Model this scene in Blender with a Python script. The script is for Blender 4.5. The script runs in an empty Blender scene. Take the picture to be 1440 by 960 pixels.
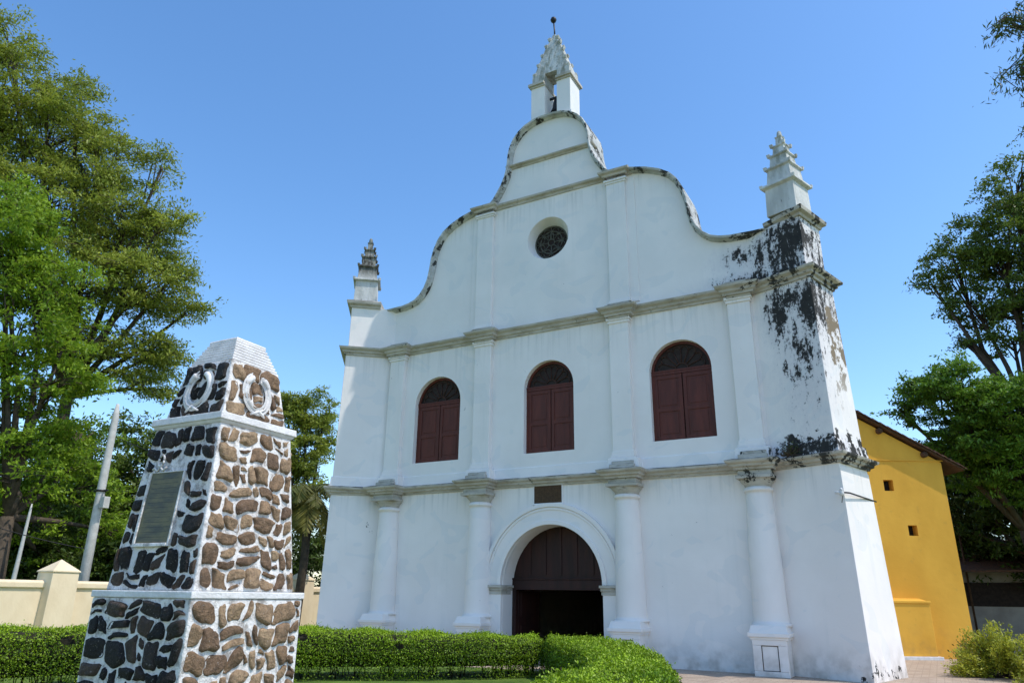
import bpy, bmesh, math, random
import numpy as np
from mathutils import Vector, Matrix
from mathutils.geometry import tessellate_polygon

SC = bpy.context.scene
COL = SC.collection
PI = math.pi
rad = math.radians

# ------------------------------------------------------------------ camera, sky, sun, exposure
CAMP = np.array([9.3885, -19.1065, 1.65]); YAW, PITCH, ROLL, FPX = 0.5128, 0.3385, 0.0138, 1016.15
_fw = np.array([-math.sin(YAW)*math.cos(PITCH), math.cos(YAW)*math.cos(PITCH), math.sin(PITCH)])
_r = np.array([math.cos(YAW), math.sin(YAW), 0.0]); _u = np.cross(_r, _fw)
_c, _s = math.cos(ROLL), math.sin(ROLL)
RX = _c*_r + _s*_u; UP = -_s*_r + _c*_u
cam = bpy.data.cameras.new('camera'); co = bpy.data.objects.new('camera', cam); COL.objects.link(co)
co.matrix_world = Matrix(((RX[0], UP[0], -_fw[0], CAMP[0]), (RX[1], UP[1], -_fw[1], CAMP[1]),
                          (RX[2], UP[2], -_fw[2], CAMP[2]), (0, 0, 0, 1)))
cam.sensor_width = 36; cam.lens = FPX/1440*36; cam.clip_end = 2000; cam.clip_start = 0.1
SC.camera = co
SUN_EL, SUN_AZ = 57.0, 7.0      # azimuth: degrees from +X towards +Y
w = bpy.data.worlds.new('World'); SC.world = w; w.use_nodes = True
nt = w.node_tree; bg = nt.nodes['Background']
sky = nt.nodes.new('ShaderNodeTexSky'); sky.sky_type = 'NISHITA'; sky.sun_disc = False
sky.sun_elevation = rad(SUN_EL); sky.sun_rotation = rad(90-SUN_AZ)
sky.air_density = 1.0; sky.dust_density = 0.6; sky.ozone_density = 1.6
hs = nt.nodes.new('ShaderNodeHueSaturation'); hs.inputs['Saturation'].default_value = 1.22
nt.links.new(sky.outputs[0], hs.inputs['Color']); nt.links.new(hs.outputs[0], bg.inputs[0]); bg.inputs[1].default_value = 0.15
sl = bpy.data.lights.new('sun', 'SUN'); sl.energy = 2.0; sl.angle = rad(0.5); sl.color = (1.0, 0.94, 0.86)
so = bpy.data.objects.new('sun', sl); COL.objects.link(so)
sd = Vector((math.cos(rad(SUN_EL))*math.cos(rad(SUN_AZ)), math.cos(rad(SUN_EL))*math.sin(rad(SUN_AZ)), math.sin(rad(SUN_EL))))
so.rotation_euler = sd.to_track_quat('Z', 'Y').to_euler(); so.location = (30, 5, 40)
SC.view_settings.view_transform = 'Standard'; SC.view_settings.look = 'None'
SC.view_settings.exposure = 0.83; SC.view_settings.gamma = 1.0; SC.view_settings.use_curve_mapping = False
SC.cycles.max_bounces = 8; SC.cycles.transparent_max_bounces = 6

# ------------------------------------------------------------------ helpers
def at(u, v, D):
    """a point in the place, D metres (horizontally) from the photographer, in the direction of a photo pixel"""
    d = _fw + RX*(u-720)/FPX - UP*(v-480)/FPX
    return CAMP + d*(D/math.hypot(d[0], d[1]))

def tag(o, label=None, cat=None, group=None, kind=None):
    if label: o['label'] = label
    if cat: o['category'] = cat
    if group: o['group'] = group
    if kind: o['kind'] = kind
    return o

def empty(name, loc=(0, 0, 0)):
    o = bpy.data.objects.new(name, None); COL.objects.link(o); o.location = loc; o.empty_display_size = .2
    return o

def link(name, me, mat, parent=None):
    o = bpy.data.objects.new(name, me); COL.objects.link(o)
    if mat: me.materials.append(mat)
    if parent:
        o.parent = parent; o.matrix_parent_inverse = Matrix.Translation(-Vector(parent.location)) if parent.type == 'EMPTY' else Matrix()
    return o

class MB:
    def __init__(s): s.v = []; s.f = []; s.sm = []; s.t = []
    def add(s, vs, fs, smooth=False, tint=0.5):
        k = len(s.v); s.v += [tuple(p) for p in vs]
        for f in fs:
            s.f.append([i+k for i in f]); s.sm.append(smooth); s.t.append(tint)
    def box(s, x0, x1, y0, y1, z0, z1, tint=.5):
        s.add([(x0, y0, z0), (x1, y0, z0), (x1, y1, z0), (x0, y1, z0), (x0, y0, z1), (x1, y0, z1), (x1, y1, z1), (x0, y1, z1)],
              [(0, 3, 2, 1), (4, 5, 6, 7), (0, 1, 5, 4), (1, 2, 6, 5), (2, 3, 7, 6), (3, 0, 4, 7)], tint=tint)
    def frus(s, C, h0, h1, z0, z1, phi=0, tint=.5):
        c, q = math.cos(phi), math.sin(phi); vs = []
        for h, z in ((h0, z0), (h1, z1)):
            for a, b in ((-1, -1), (1, -1), (1, 1), (-1, 1)):
                vs.append((C[0]+h*(a*c-b*q), C[1]+h*(a*q+b*c), z))
        s.add(vs, [(0, 3, 2, 1), (4, 5, 6, 7), (0, 1, 5, 4), (1, 2, 6, 5), (2, 3, 7, 6), (3, 0, 4, 7)], tint=tint)
    def prism(s, poly0, z0, z1, poly1=None):
        n = len(poly0); poly1 = poly1 or poly0
        a = sum(poly0[i][0]*poly0[(i+1) % n][1]-poly0[(i+1) % n][0]*poly0[i][1] for i in range(n))
        if a < 0: poly0 = poly0[::-1]; poly1 = poly1[::-1]
        vs = [(p[0], p[1], z0) for p in poly0]+[(p[0], p[1], z1) for p in poly1]
        s.add(vs, [list(range(n))[::-1], list(range(n, 2*n))]+[(i, (i+1) % n, n+(i+1) % n, n+i) for i in range(n)])
    def lathe(s, C, prof, n=32, smooth=True, tint=.5):
        vs = []; fs = []
        for r, z in prof:
            for k in range(n):
                a = 2*PI*k/n; vs.append((C[0]+r*math.cos(a), C[1]+r*math.sin(a), z))
        m = len(prof)
        for i in range(m-1):
            for k in range(n): fs.append((i*n+k, i*n+(k+1) % n, (i+1)*n+(k+1) % n, (i+1)*n+k))
        fs.append(list(range(n))[::-1]); fs.append([(m-1)*n+k for k in range(n)])
        s.add(vs, fs, smooth, tint)
    def tube(s, pts, rs, n=6, tint=.5):
        pts = [np.array(p, float) for p in pts]; vs = []; fs = []
        for i, p in enumerate(pts):
            d = pts[min(i+1, len(pts)-1)]-pts[max(i-1, 0)]; d = d/(np.linalg.norm(d)+1e-9)
            a = np.cross(d, (0, 0, 1) if abs(d[2]) < .9 else (1, 0, 0)); a /= np.linalg.norm(a); b = np.cross(d, a)
            for k in range(n):
                t = 2*PI*k/n; vs.append(p+rs[i]*(a*math.cos(t)+b*math.sin(t)))
        for i in range(len(pts)-1):
            for k in range(n): fs.append((i*n+k, i*n+(k+1) % n, (i+1)*n+(k+1) % n, (i+1)*n+k))
        fs.append(list(range(n))[::-1]); fs.append([(len(pts)-1)*n+k for k in range(n)])
        s.add(vs, fs, True, tint)
    def sweep(s, path, prof, closed_prof=True):
        """sweep a profile of (offset outwards, z) along a plan polyline; outward = right-hand side of travel"""
        P = [Vector(p) for p in path]; n = len(P); dirs = [(P[i+1]-P[i]).normalized() for i in range(n-1)]
        nr = [Vector((d.y, -d.x)) for d in dirs]; ring = []
        for i in range(n):
            if i == 0: m = nr[0]
            elif i == n-1: m = nr[-1]
            else:
                m = nr[i-1]+nr[i]; m = m/max(.35, m.length_squared)*2 if m.length > .2 else nr[i]
            ring.append(m)
        k = len(prof); vs = []
        for i in range(n):
            for o, z in prof: vs.append((P[i].x+ring[i].x*o, P[i].y+ring[i].y*o, z))
        fs = []
        for i in range(n-1):
            for j in range(k):
                j2 = (j+1) % k
                fs.append((i*k+j, i*k+j2, (i+1)*k+j2, (i+1)*k+j))
        fs.append(list(range(k))[::-1]); fs.append([(n-1)*k+j for j in range(k)])
        s.add(vs, fs)
    def mesh(s, name):
        me = bpy.data.meshes.new(name); me.from_pydata(s.v, [], s.f)
        me.polygons.foreach_set('use_smooth', s.sm)
        at_ = me.attributes.new('tint', 'FLOAT', 'FACE'); at_.data.foreach_set('value', s.t)
        return me
    def build(s, name, mat, parent=None, bevel=0, fix=True):
        me = s.mesh(name)
        if fix:
            bm = bmesh.new(); bm.from_mesh(me); bmesh.ops.recalc_face_normals(bm, faces=bm.faces); bm.to_mesh(me); bm.free()
        o = link(name, me, mat, parent)
        if bevel:
            b = o.modifiers.new('bevel', 'BEVEL'); b.width = bevel; b.segments = 2; b.limit_method = 'ANGLE'; b.angle_limit = rad(35)
        return o

# ------------------------------------------------------------------ materials
class G:
    """small node-graph helper"""
    def __init__(s, name, rough=.8):
        m = bpy.data.materials.new(name); m.use_nodes = True; s.m = m; s.t = m.node_tree; s.b = s.t.nodes['Principled BSDF']
        s.b.inputs['Roughness'].default_value = rough; s.b.inputs['Specular IOR Level'].default_value = .3
    def n(s, typ, **k):
        nd = s.t.nodes.new(typ)
        for a, v in k.items(): setattr(nd, a, v)
        return nd
    def l(s, a, b): s.t.links.new(a, b)
    def geo(s): return s.n('ShaderNodeNewGeometry').outputs['Position']
    def vmul(s, vec, sc):
        nd = s.n('ShaderNodeVectorMath', operation='MULTIPLY'); s.l(vec, nd.inputs[0]); nd.inputs[1].default_value = sc; return nd.outputs[0]
    def noise(s, scale, detail=4, vec=None, rough=.55, dist=0):
        nd = s.n('ShaderNodeTexNoise'); nd.inputs['Scale'].default_value = scale; nd.inputs['Detail'].default_value = detail
        nd.inputs['Roughness'].default_value = rough; nd.inputs['Distortion'].default_value = dist
        s.l(vec if vec is not None else s.geo(), nd.inputs['Vector']); return nd.outputs['Fac']
    def rng(s, x, a, b, c=0., d=1.):
        nd = s.n('ShaderNodeMapRange'); nd.interpolation_type = 'SMOOTHSTEP'
        s.l(x, nd.inputs[0]) if not isinstance(x, float) else None
        for i, v in enumerate((a, b, c, d)): nd.inputs[i+1].default_value = v
        return nd.outputs[0]
    def math(s, op, a, b=None, clamp=False):
        nd = s.n('ShaderNodeMath', operation=op); nd.use_clamp = clamp
        for i, v in enumerate((a, b)):
            if v is None: continue
            if isinstance(v, (int, float)): nd.inputs[i].default_value = v
            else: s.l(v, nd.inputs[i])
        return nd.outputs[0]
    def mix(s, f, a, b):
        nd = s.n('ShaderNodeMix', data_type='RGBA')
        s.l(f, nd.inputs[0]) if not isinstance(f, (int, float)) else setattr(nd.inputs[0], 'default_value', f)
        for i, v in ((6, a), (7, b)):
            if isinstance(v, tuple): nd.inputs[i].default_value = (*v, 1)
            else: s.l(v, nd.inputs[i])
        return nd.outputs[2]
    def xyz(s):
        nd = s.n('ShaderNodeSeparateXYZ'); s.l(s.geo(), nd.inputs[0]); return nd.outputs
    def attr(s, name='tint'):
        nd = s.n('ShaderNodeAttribute'); nd.attribute_name = name; return nd.outputs['Fac']
    def col(s, c):
        if isinstance(c, tuple): s.b.inputs['Base Color'].default_value = (*c, 1)
        else: s.l(c, s.b.inputs['Base Color'])
    def bump(s, h, st=.3, d=.02):
        nd = s.n('ShaderNodeBump'); nd.inputs['Strength'].default_value = st; nd.inputs['Distance'].default_value = d
        s.l(h, nd.inputs['Height']); s.l(nd.outputs[0], s.b.inputs['Normal'])

def plaster():
    g = G('white_limewash', .85); P = g.geo(); X, Y, Z = g.xyz()
    base = g.mix(g.rng(g.noise(.7, 3), .35, .7), (.81, .76, .715), (.86, .81, .765))
    # faint vertical rain streaks and rubbed marks
    st = g.noise(1, 5, g.vmul(P, (2.6, 2.6, .22)), .6)
    base = g.mix(g.math('MULTIPLY', g.rng(st, .55, .8), .28), base, (.58, .60, .57))
    # grey-green tinge high up and splash dirt low down
    base = g.mix(g.math('MULTIPLY', g.math('MULTIPLY', g.rng(Z, 8., 13.), g.rng(g.noise(.5, 4), .3, .65)), .35), base, (.62, .67, .66))
    low = g.math('MULTIPLY', g.rng(Z, .9, .0), g.rng(g.noise(3, 5), .35, .7))
    base = g.mix(g.math('MULTIPLY', low, .75), base, (.42, .38, .33))
    # black growth: concentrated on the right buttress, torn edges, streaking down
    ax = X
    zone_b = g.math('MULTIPLY', g.rng(ax, 6.15, 6.8), g.rng(Z, 5.3, 9.6))
    zone_t = g.math('MULTIPLY', g.rng(ax, 4.9, 6.9), g.math('MULTIPLY', g.rng(Z, 9.7, 9.9), g.rng(Z, 12.0, 10.6)))
    zone = g.math('MAXIMUM', g.math('MULTIPLY', zone_b, .92), zone_t)
    n1 = g.noise(1.0, 10, g.vmul(P, (2.7, 2.7, 1.15)), .78, .5)
    n2 = g.noise(7, 8, g.vmul(P, (1, 1, .7)), .78, .5)
    thr = g.math('ADD', n1, g.math('MULTIPLY', zone, .14))
    big = g.rng(thr, .665, .69)
    thr2 = g.math('ADD', n2, g.math('MULTIPLY', zone, .145))
    sm = g.rng(thr2, .68, .70)
    # growth under and over the first moulding at the buttress
    zr = g.math('MULTIPLY', g.rng(ax, 6.2, 7.0), g.math('MULTIPLY', g.rng(Z, 4.9, 5.0), g.rng(Z, 6.1, 5.1)))
    rim = g.rng(g.math('ADD', g.noise(2.6, 8, None, .7), g.math('MULTIPLY', zr, .23)), .70, .73)
    rim = g.math('MULTIPLY', rim, zr, True)
    ft = g.math('MULTIPLY', g.rng(ax, 7.3, 7.85), g.rng(Z, .55, .1))
    foot = g.math('MULTIPLY', g.rng(g.math('ADD', g.noise(3.1, 7, None, .7), g.math('MULTIPLY', ft, .16)), .69, .72), ft)
    blk = g.math('MAXIMUM', g.math('MAXIMUM', big, sm), g.math('MAXIMUM', g.math('ADD', rim, rim, True), g.math('ADD', foot, foot, True)))
    # scattered chips elsewhere on the gable
    ch = g.rng(g.noise(5.5, 6, None, .65), .755, .765)
    blk = g.math('MAXIMUM', blk, g.math('MULTIPLY', ch, g.rng(Z, 9.8, 10.2)))
    dark = g.mix(g.noise(7, 4), (.012, .012, .014), (.05, .047, .04))
    # large torn patches where the limewash has come away and gone black
    F = None
    for (cx, cz, rx, rz, wt) in ((7.66, 8.8, .45, 1.0, 1.1), (6.78, 8.85, .34, .9, 1), (7.2, 9.1, .6, .45, .9), (7.35, 7.5, .80, 2.1, .62), (5.95, 10.7, .9, .5, .62), (7.2, 10.6, .75, .95, 1.15), (6.5, 10.6, .22, .75, .8), (5.9, 10.85, .35, .3, .7), (6.2, 9.95, 1.1, .3, .95), (7.2, 5.15, 1.1, .26, 1.0), (5.72, 10.1, .12, .45, .8), (6.85, 10.25, .35, .5, .7)):
        dx = g.math('DIVIDE', g.math('SUBTRACT', X, cx), rx); dz = g.math('DIVIDE', g.math('SUBTRACT', Z, cz), rz)
        q = g.math('SUBTRACT', wt, g.math('SQRT', g.math('ADD', g.math('MULTIPLY', dx, dx), g.math('MULTIPLY', dz, dz))))
        F = q if F is None else g.math('MAXIMUM', F, q)
    nz = g.math('SUBTRACT', g.math('ADD', g.math('MULTIPLY', g.noise(1, 10, g.vmul(P, (5.5, 5.5, 1.9)), .74, .4), .6), g.math('MULTIPLY', g.noise(11, 8, None, .78, .3), .4)), .5)
    F = g.math('MAXIMUM', F, -1.2)
    F2 = g.math('ADD', F, g.math('MULTIPLY', nz, 6.5))
    film = g.math('MULTIPLY', g.rng(g.math('ADD', F, g.math('MULTIPLY', nz, 2.5)), -.8, .5), .5)
    base = g.mix(film, base, (.50, .49, .53))
    blk = g.math('MAXIMUM', blk, g.rng(F2, .28, .62))
    # grey rain streaks hanging from the ledges
    stk = g.rng(g.noise(1, 6, g.vmul(P, (7, 7, .25)), .65), .45, .72)
    und = None
    for z1, ln in ((9.5, 1.3), (4.7, .9), (14.2, 1.2), (15.8, .7)):
        q = g.math('MULTIPLY', g.rng(Z, z1-ln, z1), g.rng(Z, z1+.03, z1)); und = q if und is None else g.math('MAXIMUM', und, q)
    base = g.mix(g.math('MULTIPLY', g.math('MULTIPLY', stk, und), .42), base, (.42, .42, .39))
    rp = g.rng(g.noise(.9, 2, g.vmul(P, (1, 1, 1.3)), .3, 1.5), .60, .62)
    base = g.mix(g.math('MULTIPLY', rp, .30), base, (.66, .68, .68))
    c = g.mix(blk, base, dark)
    # bare brown patches on the outer end of the buttress
    ez = g.math('MULTIPLY', g.rng(X, 7.86, 7.95), g.math('MULTIPLY', g.rng(Z, 5.4, 7.6), g.rng(Z, 9.3, 8.9)))
    br = g.rng(g.math('ADD', g.noise(1.6, 8, None, .7), g.math('MULTIPLY', ez, .10)), .60, .62)
    c = g.mix(g.math('MULTIPLY', br, ez), c, (.22, .17, .11))
    g.col(c)
    h = g.math('ADD', g.math('MULTIPLY', g.noise(1.3, 3), .8), g.math('MULTIPLY', g.noise(22, 6), .12))
    g.bump(g.math('SUBTRACT', h, g.math('MULTIPLY', blk, .12)), .35, .05)
    return g.m

def moulding(name='weathered_moulding', c1=(.40, .365, .295), c2=(.54, .51, .45), age=.0):
    g = G(name, .9); P = g.geo(); X, Y, Z = g.xyz()
    c = g.mix(g.rng(g.noise(1.4, 6, g.vmul(P, (1, 1, 3))), .3, .7), c1, c2)
    c = g.mix(g.math('MULTIPLY', g.rng(g.noise(3, 7, g.vmul(P, (1, 1, 4)), .7), .5, .66), .6), c, (.22, .19, .145))
    nrm = g.n('ShaderNodeNewGeometry').outputs['Normal']; sp = g.n('ShaderNodeSeparateXYZ'); g.l(nrm, sp.inputs[0])
    up = g.rng(sp.outputs[2], .2, .7)
    c = g.mix(g.math('MULTIPLY', up, g.rng(g.noise(2.5, 6), .35, .6)), c, (.06, .06, .05))
    zone = g.math('ADD', g.math('MULTIPLY', g.rng(X, 4.6, 7.0), .12), age)
    blk = g.rng(g.math('ADD', g.noise(2.4, 9, None, .72, .4), zone), .63, .66)
    c = g.mix(blk, c, (.045, .045, .04))
    c = g.mix(g.math('MULTIPLY', g.rng(g.noise(6, 6, None, .7), .6, .7), .7), c, (.13, .12, .09))
    g.col(c); g.bump(g.math('ADD', g.noise(4, 6), g.math('MULTIPLY', g.noise(24, 5), .3)), .5, .04)
    return g.m

def greypaint():
    g = G('aged_pinnacle_plaster', .9); P = g.geo(); X, Y, Z = g.xyz(); lft = g.rng(X, -5., -6.)
    c = g.mix(g.rng(g.noise(1.7, 6, g.vmul(P, (2, 2, .5))), .3, .7), (.44, .44, .41), (.66, .66, .63))
    c = g.mix(g.math('MULTIPLY', lft, g.math('MULTIPLY', g.rng(Z, 12.4, 13.0), g.rng(g.noise(5, 7, g.vmul(P, (3, 3, .8)), .7), .3, .5))), c, (.06, .055, .045))
    c = g.mix(g.math('MULTIPLY', g.rng(Z, 12.3, 13.4), g.rng(g.noise(2.3, 7, g.vmul(P, (2.5, 2.5, .8)), .7), .42, .66)), c, (.27, .27, .22))
    blk = g.rng(g.noise(4, 9, g.vmul(P, (1.5, 1.5, .8)), .72, .4), .62, .68)
    c = g.mix(g.math('MULTIPLY', blk, .75), c, (.05, .05, .04))
    g.col(c); g.bump(g.noise(9, 8), .5, .04); return g.m

def simple(name, c1, c2=None, scale=3, rough=.8, bump=.2, st=None, spec=.3, metal=0):
    g = G(name, rough); P = g.geo(); g.b.inputs['Specular IOR Level'].default_value = spec; g.b.inputs['Metallic'].default_value = metal
    c2 = c2 or tuple(x*.8 for x in c1)
    v = g.vmul(P, st) if st else P
    g.col(g.mix(g.rng(g.noise(scale, 6, v, .6), .3, .7), c1, c2))
    if bump: g.bump(g.noise(scale*6, 5, v), bump, .02)
    return g.m

def leafmat(name, dark, light, tr=.35, rough=.5):
    g = G(name, rough); t = g.attr()
    c = g.mix(t, dark, light); g.col(c)
    tl = g.n('ShaderNodeBsdfTranslucent'); g.l(g.mix(.5, c, light), tl.inputs[0])
    mx = g.n('ShaderNodeMixShader'); mx.inputs[0].default_value = tr
    out = g.t.nodes['Material Output']; g.l(g.b.outputs[0], mx.inputs[1]); g.l(tl.outputs[0], mx.inputs[2]); g.l(mx.outputs[0], out.inputs[0])
    return g.m

M = {}
M['plaster'] = plaster(); M['mould'] = moulding(); M['coping'] = moulding('weathered_coping', (.36, .37, .35), (.58, .59, .57), .085); M['pin'] = greypaint()
M['shutter'] = simple('maroon_painted_wood', (.125, .030, .019), (.080, .021, .014), 6, .55, .25, (1, 1, .15))
M['darkwood'] = simple('dark_door_wood', (.045, .014, .010), (.022, .009, .007), 5, .6, .25, (1, 1, .15))
M['glassdark'] = simple('dusty_dark_glass', (.022, .014, .011), (.04, .026, .02), 8, .65, 0, spec=.2)
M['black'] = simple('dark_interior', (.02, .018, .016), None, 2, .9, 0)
M['iron'] = simple('black_iron', (.02, .02, .022), None, 10, .5, .1)
M['stoneplaque'] = simple('brown_stone_plaque', (.10, .055, .025), (.055, .03, .015), 22, .7, .6)
M['fan'] = simple('fanlight_bars', (.07, .03, .02), None, 6, .6, 0)

def yellow():
    g = G('ochre_limewash', .85); P = g.geo(); X, Y, Z = g.xyz()
    c = g.mix(g.rng(g.noise(.8, 5, g.vmul(P, (1, 1, .5))), .3, .7), (.76, .41, .055), (.66, .34, .04))
    c = g.mix(g.math('MULTIPLY', g.rng(g.noise(5, 6), .6, .75), .3), c, (.45, .25, .05))
    low = g.math('MULTIPLY', g.rng(Z, 1.2, .1), g.rng(g.noise(2.5, 5), .4, .7)); c = g.mix(g.math('MULTIPLY', low, .4), c, (.30, .17, .06))
    g.col(c); g.bump(g.noise(3, 5), .3, .03); return g.m
M['yellow'] = yellow()
M['tile'] = simple('old_clay_tile', (.17, .075, .04), (.07, .04, .03), 7, .85, .6)
M['timber'] = simple('old_rafters', (.10, .05, .025), (.06, .03, .015), 8, .8, .2)

def mortar():
    g = G('whitewashed_mortar', .85)
    c = g.mix(g.rng(g.noise(5, 6), .35, .7), (.76, .74, .71), (.60, .58, .55))
    c = g.mix(g.math('MULTIPLY', g.rng(g.noise(10, 8, None, .75), .48, .62), .8), c, (.25, .225, .20))
    g.col(c); g.bump(g.math('ADD', g.noise(9, 5), g.math('MULTIPLY', g.noise(45, 5), .4)), .8, .03); return g.m
def rubble():
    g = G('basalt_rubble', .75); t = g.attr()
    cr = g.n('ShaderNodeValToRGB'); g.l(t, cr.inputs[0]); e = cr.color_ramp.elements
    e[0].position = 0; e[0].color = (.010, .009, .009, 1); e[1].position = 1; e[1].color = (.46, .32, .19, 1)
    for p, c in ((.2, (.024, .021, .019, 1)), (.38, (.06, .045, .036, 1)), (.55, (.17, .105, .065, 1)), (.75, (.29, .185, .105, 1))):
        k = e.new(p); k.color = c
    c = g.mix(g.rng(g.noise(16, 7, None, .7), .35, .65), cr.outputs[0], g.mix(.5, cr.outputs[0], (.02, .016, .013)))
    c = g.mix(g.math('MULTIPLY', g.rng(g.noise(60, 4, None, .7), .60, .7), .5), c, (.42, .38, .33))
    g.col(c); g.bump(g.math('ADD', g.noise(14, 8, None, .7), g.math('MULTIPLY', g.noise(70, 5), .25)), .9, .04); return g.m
M['mortar'] = mortar(); M['rubble'] = rubble()
M['whitepaint'] = simple('white_masonry_paint', (.76, .75, .73), (.60, .59, .57), 7, .8, .5)
M['slate'] = simple('lichened_slate_plaque', (.07, .075, .06), (.17, .15, .075), 5, .55, .15, (1, 1, 3))
M['cream'] = simple('cream_boundary_paint', (.80, .66, .45), (.72, .58, .38), 2.2, .85, .3, (1, 1, .6))
M['concrete'] = simple('pale_concrete_pole', (.42, .41, .38), (.55, .54, .50), 5, .85, .3)
M['bark'] = simple('tree_bark', (.10, .075, .05), (.055, .042, .03), 6, .9, .6)
M['hedgecore'] = simple('hedge_twigs', (.010, .010, .004), (.030, .024, .014), 20, .95, 0)
M['leaf_olive'] = leafmat('olive_feathery_leaves', (.11, .15, .02), (.38, .44, .06))
M['leaf_bright'] = leafmat('bright_green_leaves', (.09, .17, .012), (.32, .46, .035), .4)
M['leaf_fresh'] = leafmat('fresh_green_leaves', (.05, .11, .012), (.20, .36, .035), .35)
M['leaf_dark'] = leafmat('dark_green_leaves', (.022, .04, .008), (.10, .15, .02), .25)
M['leaf_mid'] = leafmat('mid_green_leaves', (.045, .08, .012), (.18, .25, .035), .3)
M['leaf_hedge'] = leafmat('clipped_hedge_leaves', (.025, .06, .004), (.32, .47, .012), .12)
M['leaf_bush'] = leafmat('yellow_green_bush_leaves', (.12, .17, .012), (.50, .50, .05), .35)
M['leaf_dry'] = leafmat('yellowing_frond_leaves', (.05, .08, .015), (.26, .23, .05), .3)
def lawnm():
    g = G('lawn_ground', .95)
    c = g.mix(g.rng(g.noise(1.5, 6), .3, .7), (.06, .12, .012), (.14, .22, .03)); c = g.mix(g.math('MULTIPLY', g.rng(g.noise(9, 6), .55, .7), .5), c, (.16, .12, .06))
    g.col(c); g.bump(g.noise(60, 4), .8, .03); return g.m
M['lawn'] = lawnm()
def pavem():
    g = G('worn_brown_paving', .9); br = g.n('ShaderNodeTexBrick'); g.l(g.geo(), br.inputs['Vector']); br.inputs['Scale'].default_value = 1.6
    br.inputs['Color1'].default_value = (.42, .33, .25, 1); br.inputs['Color2'].default_value = (.46, .37, .285, 1); br.inputs['Mortar'].default_value = (.22, .17, .13, 1)
    br.inputs['Mortar Size'].default_value = .012
    g.col(g.mix(g.rng(g.noise(2, 7, None, .65), .35, .7), br.outputs['Color'], (.32, .245, .185))); g.bump(g.noise(20, 5), .5, .02); return g.m
M['paving'] = pavem()

# ------------------------------------------------------------------ ground
def sheet(name, poly, z, mat):
    me = bpy.data.meshes.new(name); me.from_pydata([(x, y, z) for x, y in poly], [], [list(range(len(poly)))])
    return tag(link(name, me, mat), kind='structure')
sheet('ground', [(-600, -600), (600, -600), (600, 600), (-600, 600)], 0, M['lawn'])
sheet('paving', [(-9.5, -3.1), (1.6, -2.6), (3.4, -3.6), (5.6, -6.6), (6.8, -9.5), (7.2, -13), (7.2, -18), (4, -22), (-2, -22), (-2, -60), (40, -60), (30, -12), (11.6, -10), (11.3, 0), (11.5, 7.5), (14, 20), (9, 20), (-9.5, 12)], .006, M['paving'])

# ------------------------------------------------------------------ church
church = tag(empty('church'), 'white baroque church with curved stepped gable, open bellcote and two pinnacles', 'church')
LX = [(6.9, 11.28), (6.4, 11.27), (5.75, 11.29), (5.45, 11.34), (5.2, 11.43), (4.98, 11.60), (4.8, 11.84), (4.67, 12.15), (4.6, 12.5), (4.55, 12.9),
      (4.46, 13.25), (4.3, 13.6), (4.1, 13.85), (3.8, 14.06), (3.4, 14.24), (2.9, 14.38), (2.2, 14.47), (2.05, 14.60), (1.88, 14.85), (1.73, 15.1),
      (1.6, 15.4), (1.52, 15.7), (1.49, 15.95), (1.47, 16.25), (1.4, 16.55), (1.27, 16.82), (1.08, 17.05), (.85, 17.22), (.55, 17.34), (.25, 17.39)]
outline = [(-6.6, 0.0)]+[(-a, b) for a, b in LX]+[(a, b) for a, b in LX[::-1]]+[(6.6, 0.0)]
outline[1:1] = [(-6.6, 11.0)]; outline[-1:-1] = [(6.6, 11.0)]
# the extra shoulder points keep the outline inside the buttress prisms
def arch(cx, half, z0, zs, top, n=20):
    pts = [(cx-half, z0), (cx+half, z0)]
    for k in range(n+1):
        a = PI*k/n; pts.append((cx+half*math.cos(a), zs+(top-zs)*math.sin(a)))
    return pts
WINS = [(-4.17, .90, 5.71, 7.66, 8.56), (-.075, .84, 5.70, 7.71, 8.55), (4.02, .885, 5.72, 7.67, 8.56)]
holes = [arch(*w_) for w_ in WINS]
DR, DZ = 1.56, 1.95
OC = (-.07, 12.78); OR = .75
door_hole = [(DR*math.cos(PI*k/28), DZ+1.64*math.sin(PI*k/28)) for k in range(29)]
outer = [p for p in outline]
# the door is cut as a notch in the outline
i0 = len(outer)
outer = outer+[(DR, 0.0)]+door_hole+[(-DR, 0.0)]
ocu = [(OC[0]+OR*math.cos(2*PI*k/36), OC[1]+OR*math.sin(2*PI*k/36)) for k in range(36)]
loops = [outer]+holes+[ocu]
def slab(loops, y0, y1, mb):
    flat = [p for lp in loops for p in lp]
    tris = tessellate_polygon([[Vector((x, z, 0)) for x, z in lp] for lp in loops])
    n = len(flat); vs = [(x, y0, z) for x, z in flat]+[(x, y1, z) for x, z in flat]
    fs = [tuple(t) for t in tris]+[tuple(n+i for i in reversed(t)) for t in tris]; k = 0
    for lp in loops:
        m = len(lp)
        for i in range(m): fs.append((k+i, k+(i+1) % m, n+k+(i+1) % m, n+k+i))
        k += m
    mb.add(vs, fs)
mb = MB(); slab(loops, 0, .9, mb)
wall = mb.build('facade_wall', M['plaster'], church)
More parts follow.
